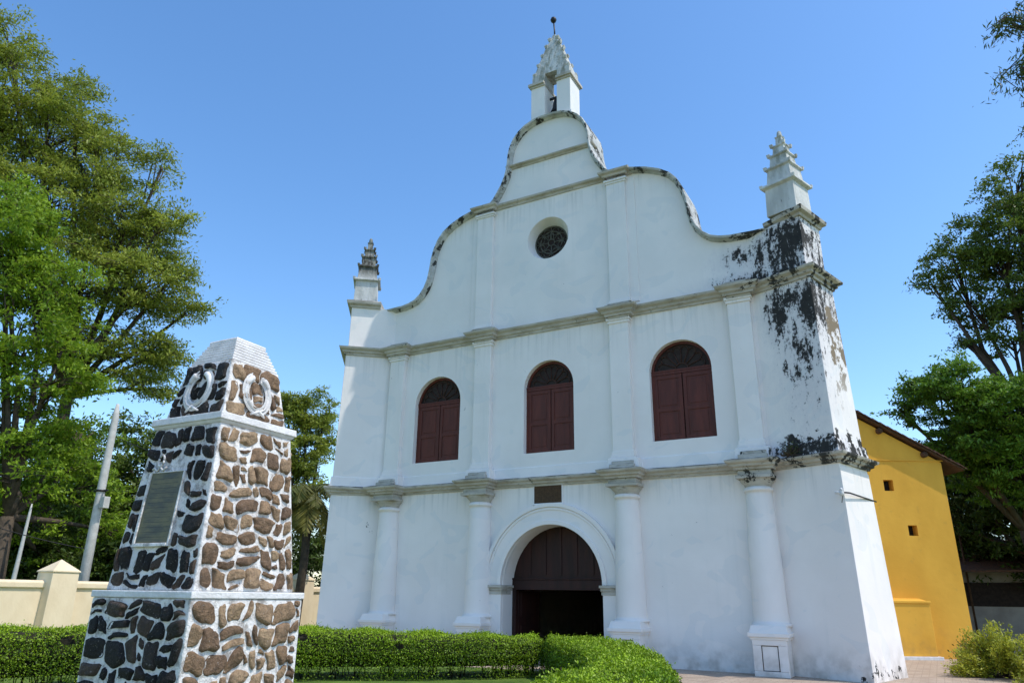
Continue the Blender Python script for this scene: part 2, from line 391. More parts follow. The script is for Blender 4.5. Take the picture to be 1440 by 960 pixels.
# oculus: splayed funnel and dark tracery disc
mb = MB(); n = 36; vs = []
for (r, y, cx, cz) in ((OR-.002, .0, OC[0], OC[1]), (.60, .36, OC[0]-.05, OC[1]), (.60, .42, OC[0]-.05, OC[1])):
    vs += [(cx+r*math.cos(2*PI*k/n), y, cz+r*math.sin(2*PI*k/n)) for k in range(n)]
mb.add(vs, [(i*n+k, i*n+(k+1) % n, (i+1)*n+(k+1) % n, (i+1)*n+k) for i in range(2) for k in range(n)], True)
mb.build('oculus_splay', M['plaster'], church, fix=False)
mb = MB(); mb.add([(OC[0]-.05+.62*math.cos(2*PI*k/n), .40, OC[1]+.62*math.sin(2*PI*k/n)) for k in range(n)], [list(range(n))])
oc = mb.build('oculus_pane', M['glassdark'], church)
mb = MB(); cx, cz = OC[0]-.05, OC[1]
def ringbars(mb, cx, cz, r, y, t, n=30, a0=0, a1=2*PI):
    pts = [(cx+r*math.cos(a0+(a1-a0)*k/n), y, cz+r*math.sin(a0+(a1-a0)*k/n)) for k in range(n+1)]
    mb.tube(pts, [t]*(n+1), 5)
ringbars(mb, cx, cz, .58, .37, .03); ringbars(mb, cx, cz, .40, .37, .02)
for k in range(8):
    a = 2*PI*k/8; mb.tube([(cx+.12*math.cos(a), .37, cz+.12*math.sin(a)), (cx+.57*math.cos(a), .37, cz+.57*math.sin(a))], [.016]*2, 4)
    a += PI/8; ringbars(mb, cx+.40*math.cos(a), cz+.40*math.sin(a), .13, .37, .014, 12)
ringbars(mb, cx, cz, .12, .37, .02, 16)
# lettering-like monogram bars in the upper half, as cast in the grille
for dx in (-.12, -.02, .08): mb.tube([(cx+dx, .365, cz+.10), (cx+dx, .365, cz+.34)], [.016]*2, 4)
mb.build('oculus_grille', simple('oculus_iron_grille', (.13, .13, .10), (.06, .06, .05), 8, .7, .3), church)

def buttress_plan(s, z):
    t = z/11.3
    if s < 0: return [(-6.12, .03), (-7.50+.12*t, -1.18+.12*t), (-8.75+.3*t, .30+.1*t), (-7.6, 1.75-.5*t), (-6.12, .87)]
    A = (s*(7.93-.25*t), -(.70-.12*t)); B = (s*(8.50-.45*t), 1.28-.65*t)
    return [(s*6.12, .03), A, B, (s*7.2, 1.75-.8*t), (s*6.12, .87)]
for s in (-1, 1):
    mb = MB()
    mb.prism(buttress_plan(s, 0), 0, 4.62, buttress_plan(s, 4.6)); mb.prism(buttress_plan(s, 5.0), 4.6, 9.6, buttress_plan(s, 9.5))
    pl = [(s*6.12, .03), (s*7.66, -.55), (s*8.02, .55), (s*7.2, .93), (s*6.12, .87)] if s > 0 else [(-6.12, .03), (-7.38, -1.02), (-8.2, .1), (-7.3, .93), (-6.12, .87)]; mb.prism(pl, 9.58, 11.34)
    o = mb.build('buttress', M['plaster'], church, .012)
    if s > 0: o['label'] = 'right buttress with peeling plaster and black growth'

# mouldings swept along the whole front
def frontpath(zl, cols, proj, hw):
    """plan polyline left end -> right end with blocks breaking forward over columns"""
    pL = buttress_plan(-1, zl); pR = buttress_plan(1, zl)
    P = [pL[3], pL[2], pL[1]]
    for c in cols:
        P += [(c-hw, -.0 if abs(c) < 5.5 else -.02), (c-hw, -proj), (c+hw, -proj), (c+hw, -.0)]
    P += [pR[1], pR[2], pR[3]]
    return P
COLS = [-5.80, -2.33, 2.36, 5.84]
prof1 = [(-.03, 4.70), (.05, 4.70), (.06, 4.75), (.13, 4.78), (.14, 4.83), (.22, 4.87), (.24, 4.93), (.05, 4.985), (-.03, 4.99)]
mb = MB(); mb.sweep(frontpath(4.8, COLS, .50, .42), prof1); mb.build('cornice', M['mould'], church, .008)
prof1b = [(-.03, 4.975), (.07, 4.975), (.06, 5.06), (.035, 5.28), (-.03, 5.30)]
mb = MB(); mb.sweep(frontpath(5.0, COLS, .30, .40), prof1b); mb.build('plinth_band', M['plaster'], church, .01)
prof2 = [(-.03, 9.50), (.05, 9.50), (.06, 9.56), (.12, 9.59), (.13, 9.65), (.22, 9.70), (.24, 9.76), (.06, 9.81), (-.03, 9.82)]
mb = MB(); mb.sweep(frontpath(9.6, COLS, .27, .36), prof2); mb.build('cornice', M['mould'], church, .008)
for c in COLS:   # crumbling entablature blocks over the columns, and the caps over the flat pilasters
    mb = MB(); mb.box(c-.40, c+.40, -.49, .02, 4.56, 4.71); mb.box(c-.36, c+.36, -.47, .02, 4.98, 5.10); mb.box(c-.31, c+.33, -.40, .02, 5.10, 5.19)
    mb.build('entablature_block', M['mould'], church, .02)
    mb = MB(); mb.box(c-.33, c+.33, -.26, .02, 9.43, 9.51); mb.box(c-.40, c+.40, -.34, .02, 9.80, 9.86); mb.box(c-.34, c+.34, -.24, .02, 9.86, 9.93)
    mb.build('entablature_block', M['mould'], church, .012)
# cornices of the gable
def short_cornice(x0, x1, z0, h, blocks):
    P = [(x0, .3), (x0, 0)]
    for c, hw, pj in blocks: P += [(c-hw, 0), (c-hw, -pj), (c+hw, -pj), (c+hw, 0)]
    P += [(x1, 0), (x1, .3)]
    h *= .62; z0 += .09 if h > .15 else .0
    pr = [(-.02, z0), (.04, z0), (.06, z0+h*.4), (.14, z0+h*.55), (.16, z0+h*.9), (.03, z0+h), (-.02, z0+h+.01)]
    m_ = MB(); m_.sweep(P, pr); return m_.build('cornice', M['mould'], church, .006)
short_cornice(-2.86, 2.86, 14.20, .30, [(-2.43, .36, .20), (2.38, .36, .20)])
short_cornice(-1.50, 1.50, 15.76, .20, [])
# coping along the curved gable, oversailing the front
def coping():
    pts = [(-6.95, 11.285)]+[(-a, b) for a, b in LX[1:]]+[(a, b) for a, b in LX[::-1][:-1]]+[(6.95, 11.285)]
    mb = MB(); N = len(pts); vs = []
    for i in range(N):
        a = Vector(pts[max(i-1, 0)]); b = Vector(pts[min(i+1, N-1)]); d = (b-a).normalized(); nr = Vector((-d.y, d.x))
        p = Vector(pts[i]); 
        for off, y in ((-.06, -.02), (-.04, -.07), (.0, -.11), (.0, -.22), (.055, -.24), (.075, -.20), (.08, 1.05), (.0, 1.08), (.0, .6)):
            q = p+nr*off; vs.append((q.x, y, q.y))
    k = 9
    fs = [(i*k+j, i*k+(j+1) % k, (i+1)*k+(j+1) % k, (i+1)*k+j) for i in range(N-1) for j in range(k)]
    fs += [list(range(k))[::-1], [(N-1)*k+j for j in range(k)]]
    mb.add(vs, fs); o = mb.build('coping', M['coping'], church); o['label'] = 'dark stained coping along the curved gable'
coping()
for s in (-1, 1):   # pedestal caps under the pinnacles
    mb = MB(); P = [(6.75, .02), (7.66, -.55), (8.02, .55), (7.2, .95)] if s > 0 else [(-7.3, .93), (-8.2, .1), (-7.38, -1.02), (-6.6, -.37)]
    mb.sweep(P, [(-.3, 11.30), (.05, 11.30), (.07, 11.37), (.16, 11.42), (.18, 11.52), (.02, 11.60), (-.3, 11.60)]); mb.prism([(p[0], p[1]) for p in P], 11.33, 11.585)
    mb.build('pedestal_cap', M['mould'], church, .008)
# flat pilasters
def pil(c, hw, z0, z1, pj, base=.22, cap=.16):
    mb = MB(); mb.box(c-hw, c+hw, -pj, .02, z0, z1)
    if base:
        mb.box(c-hw-.06, c+hw+.06, -pj-.06, .02, z0-.01, z0+base*.45); mb.box(c-hw-.03, c+hw+.03, -pj-.03, .02, z0+base*.45, z0+base)
    mb.box(c-hw-.035, c+hw+.035, -pj-.035, .02, z1-cap, z1-cap*.45); mb.box(c-hw-.07, c+hw+.07, -pj-.07, .02, z1-cap*.45, z1+.02)
    mb.build('pilaster', M['plaster'], church, .012)
for c in COLS: pil(c+(-.03 if c < 0 else -.04), .30, 5.28, 9.46, .17)
for c in (-2.43, 2.38): pil(c, .31, 9.95, 14.18, .13, .10, .12)
for c in (-2.55, 2.55):   # narrow backing strip seen beside the upper pilasters
    mb = MB(); mb.box(c-.42, c+.42, -.04, .01, 9.95, 14.18); mb.build('pilaster_backing', M['plaster'], church, .01)
# round half columns with pedestals
for c in COLS:
    mb = MB(); cc = (c, -.10)
    mb.lathe(cc, [(.46, 1.06), (.46, 1.12), (.415, 1.14), (.405, 1.20), (.40, 1.4), (.375, 2.6), (.315, 4.10), (.31, 4.18), (.345, 4.19), (.36, 4.23), (.345, 4.27), (.31, 4.28), (.31, 4.33)], 40)
    mb.build('column', M['plaster'], church)
    mb = MB(); mb.lathe(cc, [(.315, 4.30), (.33, 4.36), (.42, 4.45), (.43, 4.50)], 40); mb.box(c-.45, c+.45, -.55, .02, 4.49, 4.57); mb.build('capital', M['mould'], church, .008)
    mb = MB(); x0, x1 = c-.385, c+.385
    mb.box(x0, x1, -.60, .02, .0, .80); mb.box(x0-.04, x1+.04, -.64, .02, .78, .84); mb.box(x0-.08, x1+.08, -.68, .02, .84, .93)
    mb.add([(x0-.05, -.65, .93), (x1+.05, -.65, .93), (x1+.05, .02, .93), (x0-.05, .02, .93), (c-.39, -.58, 1.09), (c+.39, -.58, 1.09), (c+.39, .02, 1.09), (c-.39, .02, 1.09)],
           [(4, 5, 6, 7), (0, 1, 5, 4), (1, 2, 6, 5), (2, 3, 7, 6), (3, 0, 4, 7)])
    # raised frame round the sunk panel of the die
    for (a, b, d, e) in ((x0+.0, x1, .0, .12), (x0, x1, .66, .78), (x0, x0+.2, .12, .66), (x1-.2, x1, .12, .66)): mb.box(a+.003, b-.003, -.625, -.58, d+.003, e)
    mb.build('pedestal', M['plaster'], church, .01)
    mb = MB()
    for (a, b, d, e) in ((x0+.2, x1-.2, .12, .135), (x0+.2, x1-.2, .645, .66), (x0+.2, x0+.215, .12, .66), (x1-.215, x1-.2, .12, .66)): mb.box(a, b, -.612, -.585, d, e)
    mb.build('panel_line', M['iron'], church)

# archway
def archring(mb, r0, r1, y0, y1, z0=DZ, n=48, ex=1.04):
    vs = []
    for k in range(n+1):
        a = PI*k/n
        for r, y in ((r0, y0), (r1, y0), (r1, y1), (r0, y1)): vs.append((r*math.cos(a), y, z0+r*ex*math.sin(a)))
    fs = [(i*4+j, i*4+(j+1) % 4, (i+1)*4+(j+1) % 4, (i+1)*4+j) for i in range(n) for j in range(4)]
    fs += [(3, 2, 1, 0), (n*4, n*4+1, n*4+2, n*4+3)]
    mb.add(vs, fs)
mb = MB(); archring(mb, 1.60, 2.06, -.10, .02); archring(mb, 2.05, 2.16, -.15, .02); archring(mb, 1.575, 1.70, -.15, .02); archring(mb, 1.97, 2.03, -.125, .02)
mb.build('archivolt', M['plaster'], church, .012)
mb = MB()
for s in (-1, 1):
    mb = MB(); a, b = sorted((s*1.57, s*2.07)); mb.box(a, b, -.10, .02, 0, 1.78); mb.build('jamb', M['plaster'], church, .012)
for s in (-1, 1):
    mb = MB(); a, b = sorted((s*1.50, s*2.17)); mb.box(a, b, -.20, .55, 1.88, 1.95); a, b = sorted((s*1.52, s*2.13)); mb.box(a, b, -.15, .50, 1.80, 1.88); a, b = sorted((s*1.54, s*2.10)); mb.box(a, b, -.12, .45, 1.70, 1.80)
    mb.build('impost', M['mould'], church, .008)
# door: timber tympanum, transom and leaf folded open
door = tag(empty('door_frame_root'))
COL.objects.unlink(door); bpy.data.objects.remove(door)
mb = MB(); n = 28
vs = [(1.58*math.cos(PI*k/n), .62, DZ+.1+1.55*math.sin(PI*k/n)) for k in range(n+1)]; m = len(vs)
mb.add(vs+[(a, .70, c) for a, b, c in vs], [list(range(m)), [m+i for i in range(m)][::-1]]+[(i, (i+1) % m, m+(i+1) % m, m+i) for i in range(m)])
for k in range(1, 6):
    x = -1.5+k*.5; h = math.sqrt(max(.01, 1-(x/1.56)**2))*1.55; mb.box(x-.035, x+.035, .595, .62, DZ+.3, DZ+.1+h-.05)
tym = mb.build('tympanum', M['darkwood'], church)
mb = MB(); mb.box(-1.56, 1.56, .55, .74, DZ-.12, DZ+.16); mb.box(-1.56, 1.56, .52, .74, DZ+.16, DZ+.21); mb.build('transom', M['darkwood'], church, .01)
for s in (-1, 1):
    mb = MB(); a, b = sorted((s*1.56, s*1.44)); mb.box(a, b, .56, .72, 0, DZ-.12)
    a, b = sorted((s*1.50, s*1.43)); mb.box(a, b, .72, 2.1, .02, DZ-.14)
    for z in (.2, 1.1): a, b = sorted((s*1.43, s*1.41)); mb.box(a, b, .85, 1.95, z, z+.65)
    mb.build('door', M['darkwood'], church, .006)
mb = MB(); mb.box(-.44, .44, .02, .03, 0, .01); 
# carved date plaque
mb = MB(); mb.box(-.53, .35, -.03, .02, 4.21, 4.705)
mb.build('plaque', M['stoneplaque'], church, .006)
mb = MB(); mb.box(-.60, .42, -.05, .02, 4.16, 4.205); mb.box(-.57, -.535, -.035, .02, 4.205, 4.705); mb.box(.355, .39, -.035, .02, 4.205, 4.705)
mb.build('plaque_sill', M['plaster'], church, .006)

# shutters
for i, (cx, hf, z0, zs, zt) in enumerate(WINS):
    y = .20; mb = MB()
    n = 24; pts = [(cx-hf+.0, y-.03, z0+.02), (cx-hf, y-.03, zs)]+[(cx-hf*math.cos(PI*k/n), y-.03, zs+(zt-zs)*math.sin(PI*k/n)) for k in range(1, n)]+[(cx+hf, y-.03, zs), (cx+hf, y-.03, z0+.02)]
    vs = []; fs = []
    for k, p in enumerate(pts):
        f = .075; q = (cx+(p[0]-cx)*(1-f/hf), p[1], p[2] if p[2] <= zs else zs+(p[2]-zs)*(1-f/(zt-zs)))
        vs += [p, q, (q[0], y+.05, q[2]), (p[0], y+.05, p[2])]
    for k in range(len(pts)-1): fs += [(k*4+j, k*4+(j+1) % 4, (k+1)*4+(j+1) % 4, (k+1)*4+j) for j in range(4)]
    mb.add(vs, fs); mb.box(cx-hf, cx+hf, y-.04, y+.05, zs-.04, zs+.08); mb.box(cx-hf, cx+hf, y-.055, y+.05, zs+.04, zs+.085)
    win = mb.build('window', M['shutter'], church)
    for s in (-1, 1):
        mb = MB(); a, b = sorted((cx+s*.012, cx+s*(hf-.07))); mb.box(a, b, y, y+.04, z0+.03, zs-.04)
        H_ = zs-.04-z0-.03; mid = z0+.03+H_*.46
        for (za, zb) in ((z0+.03, z0+.15), (mid-.05, mid+.06), (zs-.16, zs-.045)): mb.box(a+.002, b-.002, y-.022, y, za, zb)
        for (xa, xb) in ((a+.002, a+.10), (b-.10, b-.002)): mb.box(xa, xb, y-.0225, y, z0+.15, zs-.16)
        for (za, zb) in ((z0+.22, mid-.12), (mid+.13, zs-.23)): mb.box(a+.16, b-.16, y-.012, y, za, zb)
        mb.build('shutter', M['shutter'], win, .005)
    n = 24; mb = MB(); mb.add([(cx+(hf-.03)*math.cos(PI*k/n), y+.03, zs+(zt-zs-.03)*math.sin(PI*k/n)) for k in range(n+1)], [list(range(n+1))])
    mb.build('fanlight_pane', M['glassdark'], win)
    mb = MB(); r0 = .18
    for k in range(1, 8):
        a = PI*k/8; mb.tube([(cx+r0*math.cos(a), y+.01, zs+.08+r0*math.sin(a)), (cx+(hf-.30)*math.cos(a), y+.01, zs+.08+(zt-zs-.30)*math.sin(a))], [.015]*2, 4)
    ringbars(mb, cx, zs+.08, r0, y+.01, .018, 14, 0, PI)
    for k in range(8):
        a = PI*(k+.5)/8; rr = hf-.30; ringbars(mb, cx+rr*math.cos(a), zs+.08+(zt-zs-.30)*math.sin(a), .10, y+.01, .014, 8, a-PI/2, a+PI/2)
    mb.build('fanlight_bars', M['fan'], win)

# bellcote
bell = MB(); X0, X1, BY0, BY1 = -.74, .80, .05, .85; g0, g1 = -.20, .27
bell.box(X0, g0, BY0, BY1, 17.15, 19.0); bell.box(g1, X1, BY0, BY1, 17.15, 19.0)
bell.box(X0-.0, X1, BY0, BY1, 17.05, 17.42)
bell.box(X0-.05, g0-.0, BY0-.05, BY0+.0, 17.42, 17.52); bell.box(g1, X1+.05, BY0-.05, BY0, 17.42, 17.52)
bell.build('bellcote', M['plaster'], church, .012)
mb = MB()
for a, b in ((X0, g0), (g1, X1)):
    mb.box(a-.02, b+.02, BY0-.05, BY1+.05, 18.93, 19.0)
    mb.box(a-(.08 if a < 0 else 0), b+(.08 if b > .5 else 0), BY0-.11, BY1+.11, 19.0, 19.10)
mb.build('bellcote_cornice', M['mould'], church, .006)
# spire in tiers, notch of the arch head cut in its front
def spire_tier(mb, z0, z1, w0, w1, d0, d1, cx=.03, cy=.45):
    mb.add([(cx-w0, cy-d0, z0), (cx+w0, cy-d0, z0), (cx+w0, cy+d0, z0), (cx-w0, cy+d0, z0), (cx-w1, cy-d1, z1), (cx+w1, cy-d1, z1), (cx+w1, cy+d1, z1), (cx-w1, cy+d1, z1)],
           [(0, 3, 2, 1), (4, 5, 6, 7), (0, 1, 5, 4), (1, 2, 6, 5), (2, 3, 7, 6), (3, 0, 4, 7)])
mb = MB()
for s in (-1, 1):
    a, b = (X0, g0) if s < 0 else (g1, X1)
    mb.box(a+(.03 if s < 0 else 0), b-(.03 if s > 0 else 0), BY0+.02, BY1-.02, 19.1, 19.48)
spire_tier(mb, 19.46, 20.1, .70, .50, .36, .28); spire_tier(mb, 20.1, 20.7, .50, .31, .28, .19); spire_tier(mb, 20.7, 21.15, .31, .14, .19, .10); spire_tier(mb, 21.15, 21.38, .14, .05, .10, .05)
mb.build('spire', M['pin'], church, .01)
for (z, w_, d) in ((19.50, .69, .36), (19.92, .56, .31), (20.36, .43, .24), (20.78, .30, .18), (21.1, .19, .12)):
    for s in (-1, 1):
        for q in (-1, 1):
            mb = MB(); x = .03+s*w_; y = .45+q*d; mb.frus((x-s*.03, y-q*.03), .045, .07, z-.02, z+.06, 0); mb.frus((x-s*.03, y-q*.03), .06, .05, z+.06, z+.12, 0); mb.build('crocket', M['pin'], church)
mb = MB(); mb.tube([(.03, .45, 21.25), (.02, .45, 21.6), (-.02, .45, 22.1)], [.035, .028, .028], 6); mb.lathe((-.02, .45), [(.01, 22.0), (.09, 22.04), (.12, 22.12), (.09, 22.2), (.01, 22.24)], 12)
mb.box(-.11, .07, .43, .47, 22.10, 22.14); mb.build('finial', M['iron'], church)
mb = MB(); mb.lathe((.03, .5), [(.03, 18.6), (.06, 18.55), (.10, 18.40), (.13, 18.15), (.19, 18.0), (.185, 17.98)], 16); mb.box(-.25, .3, .47, .53, 18.58, 18.66)
mb.build('bell', M['iron'], church)

# pinnacles
for s in (-1, 1):
    C = (7.38, -.08) if s > 0 else (-7.36, -.34); ph = rad(-20) if s > 0 else rad(38); mb = MB(); k = .96 if s < 0 else 1.0
    mb.frus(C, .43*k, .41*k, 11.57, 12.42, ph)
    z = 12.42; h = .40*k
    for (hh, dz, nh) in ((.51, .09, .33), (.385, .08, .245), (.285, .07, .165), (.20, .06, .09)):
        mb.frus(C, h*k, hh*k, z-.03, z+.02, ph); mb.frus(C, hh*k, hh*k*.98, z+.02, z+dz, ph)
        z2 = z+dz+(.50 if hh > .5 else .42 if hh > .4 else .34 if hh > .3 else .26)
        mb.frus(C, nh*1.12*k, nh*k*.98, z+dz, z2, ph)
        for a in (-1, 1):
            for b in (-1, 1):
                dx = hh*k*.93; x = C[0]+dx*(a*math.cos(ph)-b*math.sin(ph)); y = C[1]+dx*(a*math.sin(ph)+b*math.cos(ph))
                mb.frus((x, y), .035, .05, z+.02, z+.12, ph+.1)
        z = z2; h = nh*.9
    mb.frus(C, .09, .11, z, z+.05, ph); mb.lathe(C, [(.06, z+.05), (.075, z+.12), (.06, z+.22), (.02, z+.27)], 10)
    o = mb.build('pinnacle', M['pin'], church, .008)
    o['label'] = 'right pinnacle with stained stepped tiers' if s > 0 else 'left pinnacle with blackened upper tiers'

# nave behind the front keeps the doorway dark
mb = MB(); mb.box(-5.5, -5.2, .9, 24, 0, 8.8); mb.box(5.2, 5.5, .9, 24, 0, 8.8); mb.box(-5.5, 5.5, 23.7, 24, 0, 8.8)
mb.build('nave_wall', M['plaster'], church)
mb = MB(); mb.add([(-5.9, .88, 8.5), (0, .88, 13.0), (5.9, .88, 8.5), (-5.9, 24.3, 8.5), (0, 24.3, 13.0), (5.9, 24.3, 8.5), (-5.9, .88, 8.35), (0, .88, 12.85), (5.9, .88, 8.35), (-5.9, 24.3, 8.35), (0, 24.3, 12.85), (5.9, 24.3, 8.35)],
    [(0, 1, 4, 3), (1, 2, 5, 4), (6, 7, 10, 9), (7, 8, 11, 10), (0, 6, 9, 3), (2, 8, 11, 5), (0, 1, 7, 6), (1, 2, 8, 7), (3, 4, 10, 9), (4, 5, 11, 10), (6, 7, 8), (9, 10, 11)])
mb.build('nave_roof', M['tile'], church)
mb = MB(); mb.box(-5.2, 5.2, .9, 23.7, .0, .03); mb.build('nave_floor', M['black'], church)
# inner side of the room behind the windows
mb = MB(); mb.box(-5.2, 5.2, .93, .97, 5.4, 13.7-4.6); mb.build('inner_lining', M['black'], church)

# ------------------------------------------------------------------ yellow annex
TH = rad(30); AO = Vector((8.3, 8.0)); ex = Vector((math.cos(TH), math.sin(TH))); en = Vector((-math.sin(TH), math.cos(TH)))  # en: into the building
def ap(s, d, z): p = AO+ex*s+en*d; return (p.x, p.y, z)
annex = tag(empty('yellow_annex', (8.3, 8.0, 0)), 'ochre yellow side building with sloping clay tile roof behind the right buttress', 'building')
def verge(s): return 7.66-(s+.5)*.56
WR = 2.14
mb = MB(); outl = [(-3.2, 0), (WR, 0), (WR-.03, verge(WR)-.12), (-3.2, verge(-3.2)-.12)]
nich = [[(.06, 5.10), (.38, 5.10), (.38, 5.46), (.06, 5.46)], [(.64, 3.67), (.94, 3.67), (.94, 4.0), (.64, 4.0)]]
lps = [outl]+nich; flat = [p for lp in lps for p in lp]; tr = tessellate_polygon([[Vector((x, z, 0)) for x, z in lp] for lp in lps])
mb.add([ap(x, 0, z) for x, z in flat], [tuple(t) for t in tr])
mb.add([ap(WR, 0, 0), ap(WR, 9, 0), ap(WR-.03, 9, verge(WR)-.12), ap(WR-.03, 0, verge(WR)-.12)], [(0, 1, 2, 3)])
mb.add([ap(-3.2, 0, 0), ap(-3.2, 9, 0), ap(-3.2, 9, verge(-3.2)-.12), ap(-3.2, 0, verge(-3.2)-.12)], [(3, 2, 1, 0)])
mb.add([ap(-3.2, 9, 0), ap(WR, 9, 0), ap(WR, 9, verge(WR)-.12), ap(-3.2, 9, verge(-3.2)-.12)], [(3, 2, 1, 0)])
for q in nich:
    (a, z0), (b, _), (_, z1), _ = q
    P = [ap(a, 0, z0), ap(b, 0, z0), ap(b, 0, z1), ap(a, 0, z1), ap(a, .3, z0), ap(b, .3, z0), ap(b, .3, z1), ap(a, .3, z1)]
    mb.add(P, [(0, 1, 5, 4), (1, 2, 6, 5), (2, 3, 7, 6), (3, 0, 4, 7)])
mb.build('wall', M['yellow'], annex)
for q in nich:
    (a, z0), (b, _), (_, z1), _ = q
    mb = MB(); mb.add([ap(a, .29, z0), ap(b, .29, z0), ap(b, .29, z1), ap(a, .29, z1)], [(0, 1, 2, 3)]); mb.build('vent_opening', M['black'], annex)
def bx(mb, s0, s1, d0, d1, z0, z1):
    P = [ap(s, d, z) for z in (z0, z1) for s, d in ((s0, d0), (s1, d0), (s1, d1), (s0, d1))]
    mb.add(P, [(0, 3, 2, 1), (4, 5, 6, 7), (0, 1, 5, 4), (1, 2, 6, 5), (2, 3, 7, 6), (3, 0, 4, 7)])
mb = MB(); bx(mb, -3.2, WR+.03, -.035, .0, 6.10, 6.135); mb.build('string_course', M['yellow'], annex)
mb = MB(); P = [ap(s, d, z) for z, d in ((.12, -2.3), (1.62, -2.3)) for s in (-.9, .42) for d in (d, 0)]
bx(mb, -.9, .62, -.55, .0, .1, 1.65); mb.add([ap(-.9, -.55, 1.65), ap(.62, -.55, 1.65), ap(.62, 0, 1.75), ap(-.9, 0, 1.75), ap(.62, 0, 1.65), ap(-.9, 0, 1.65)], [(0, 1, 2, 3), (1, 4, 2), (0, 3, 5)])
bx(mb, -.9, .65, -.58, -.50, 1.60, 1.68)
mb.build('pier', M['yellow'], annex, .015)
mb = MB(); bx(mb, -.9, .72, -.66, -.0, 0, .10); mb.build('pier_base', M['whitepaint'], annex, .01)
# roof slab with tile edges
mb = MB(); s0, s1 = -3.4, 2.75
def rz(s): return verge(s)
P = [ap(s, d, rz(s)+t) for t in (-.06, .02) for s, d in ((s0, -.18), (s1, -.18), (s1, 9.4), (s0, 9.4))]
mb.add(P, [(0, 3, 2, 1), (4, 5, 6, 7), (0, 1, 5, 4), (1, 2, 6, 5), (2, 3, 7, 6), (3, 0, 4, 7)]); mb.build('roof_boarding', M['timber'], annex)
mb = MB(); random.seed(4)
for i in range(26):
    sa = s0+(s1-s0)*i/26; sb = sa+.30
    for j in range(40):
        d = -.24+j*.25; o_ = random.uniform(-.015, .015)
        P = [ap(sa+o_, d, rz(sa)+.07), ap(sb, d, rz(sb)+.03), ap(sb, d+.24, rz(sb)+.03), ap(sa+o_, d+.24, rz(sa)+.07), ap(sa+o_, d+.12, rz(sa)+.10), ap(sb, d+.12, rz(sb)+.06)]
        mb.add(P+[ap(sa+o_, d, rz(sa)+.03), ap(sb, d, rz(sb)-.0)], [(0, 1, 5, 4), (4, 5, 2, 3), (6, 7, 1, 0)])
mb.build('roof_tiles', M['tile'], annex, fix=False)
for s in (.15, 1.55):
    mb = MB(); mb.tube([ap(s, .1, rz(s)-.20), ap(s, -.14, rz(s)-.20)], [.10, .10], 10); mb.build('purlin', M['timber'], annex)

# ------------------------------------------------------------------ memorial pillar
MC = np.array([3.783, -14.595]); MPH = rad(1.4)
mem = tag(empty('stone_memorial', (MC[0], MC[1], 0)), 'tapering rubble stone memorial pillar with white mortar, slate plaque and stepped white cap', 'memorial')
def mface(k, h, s, out, z):
    """face k (0: front -y, 1: right +x, 2: back, 3: left)"""
    a = MPH+k*PI/2; nx, ny = math.sin(a), -math.cos(a); tx, ty = math.cos(a), math.sin(a)
    return (MC[0]+nx*(h+out)+tx*s, MC[1]+ny*(h+out)+ty*s, z)
def clip(poly, px, py, nx, ny):
    out = []; n = len(poly)
    for i in range(n):
        a, b = poly[i], poly[(i+1) % n]; da = (a[0]-px)*nx+(a[1]-py)*ny; db = (b[0]-px)*nx+(b[1]-py)*ny
        if da <= 0: out.append(a)
        if da*db < 0: t = da/(da-db); out.append((a[0]+t*(b[0]-a[0]), a[1]+t*(b[1]-a[1])))
    return out
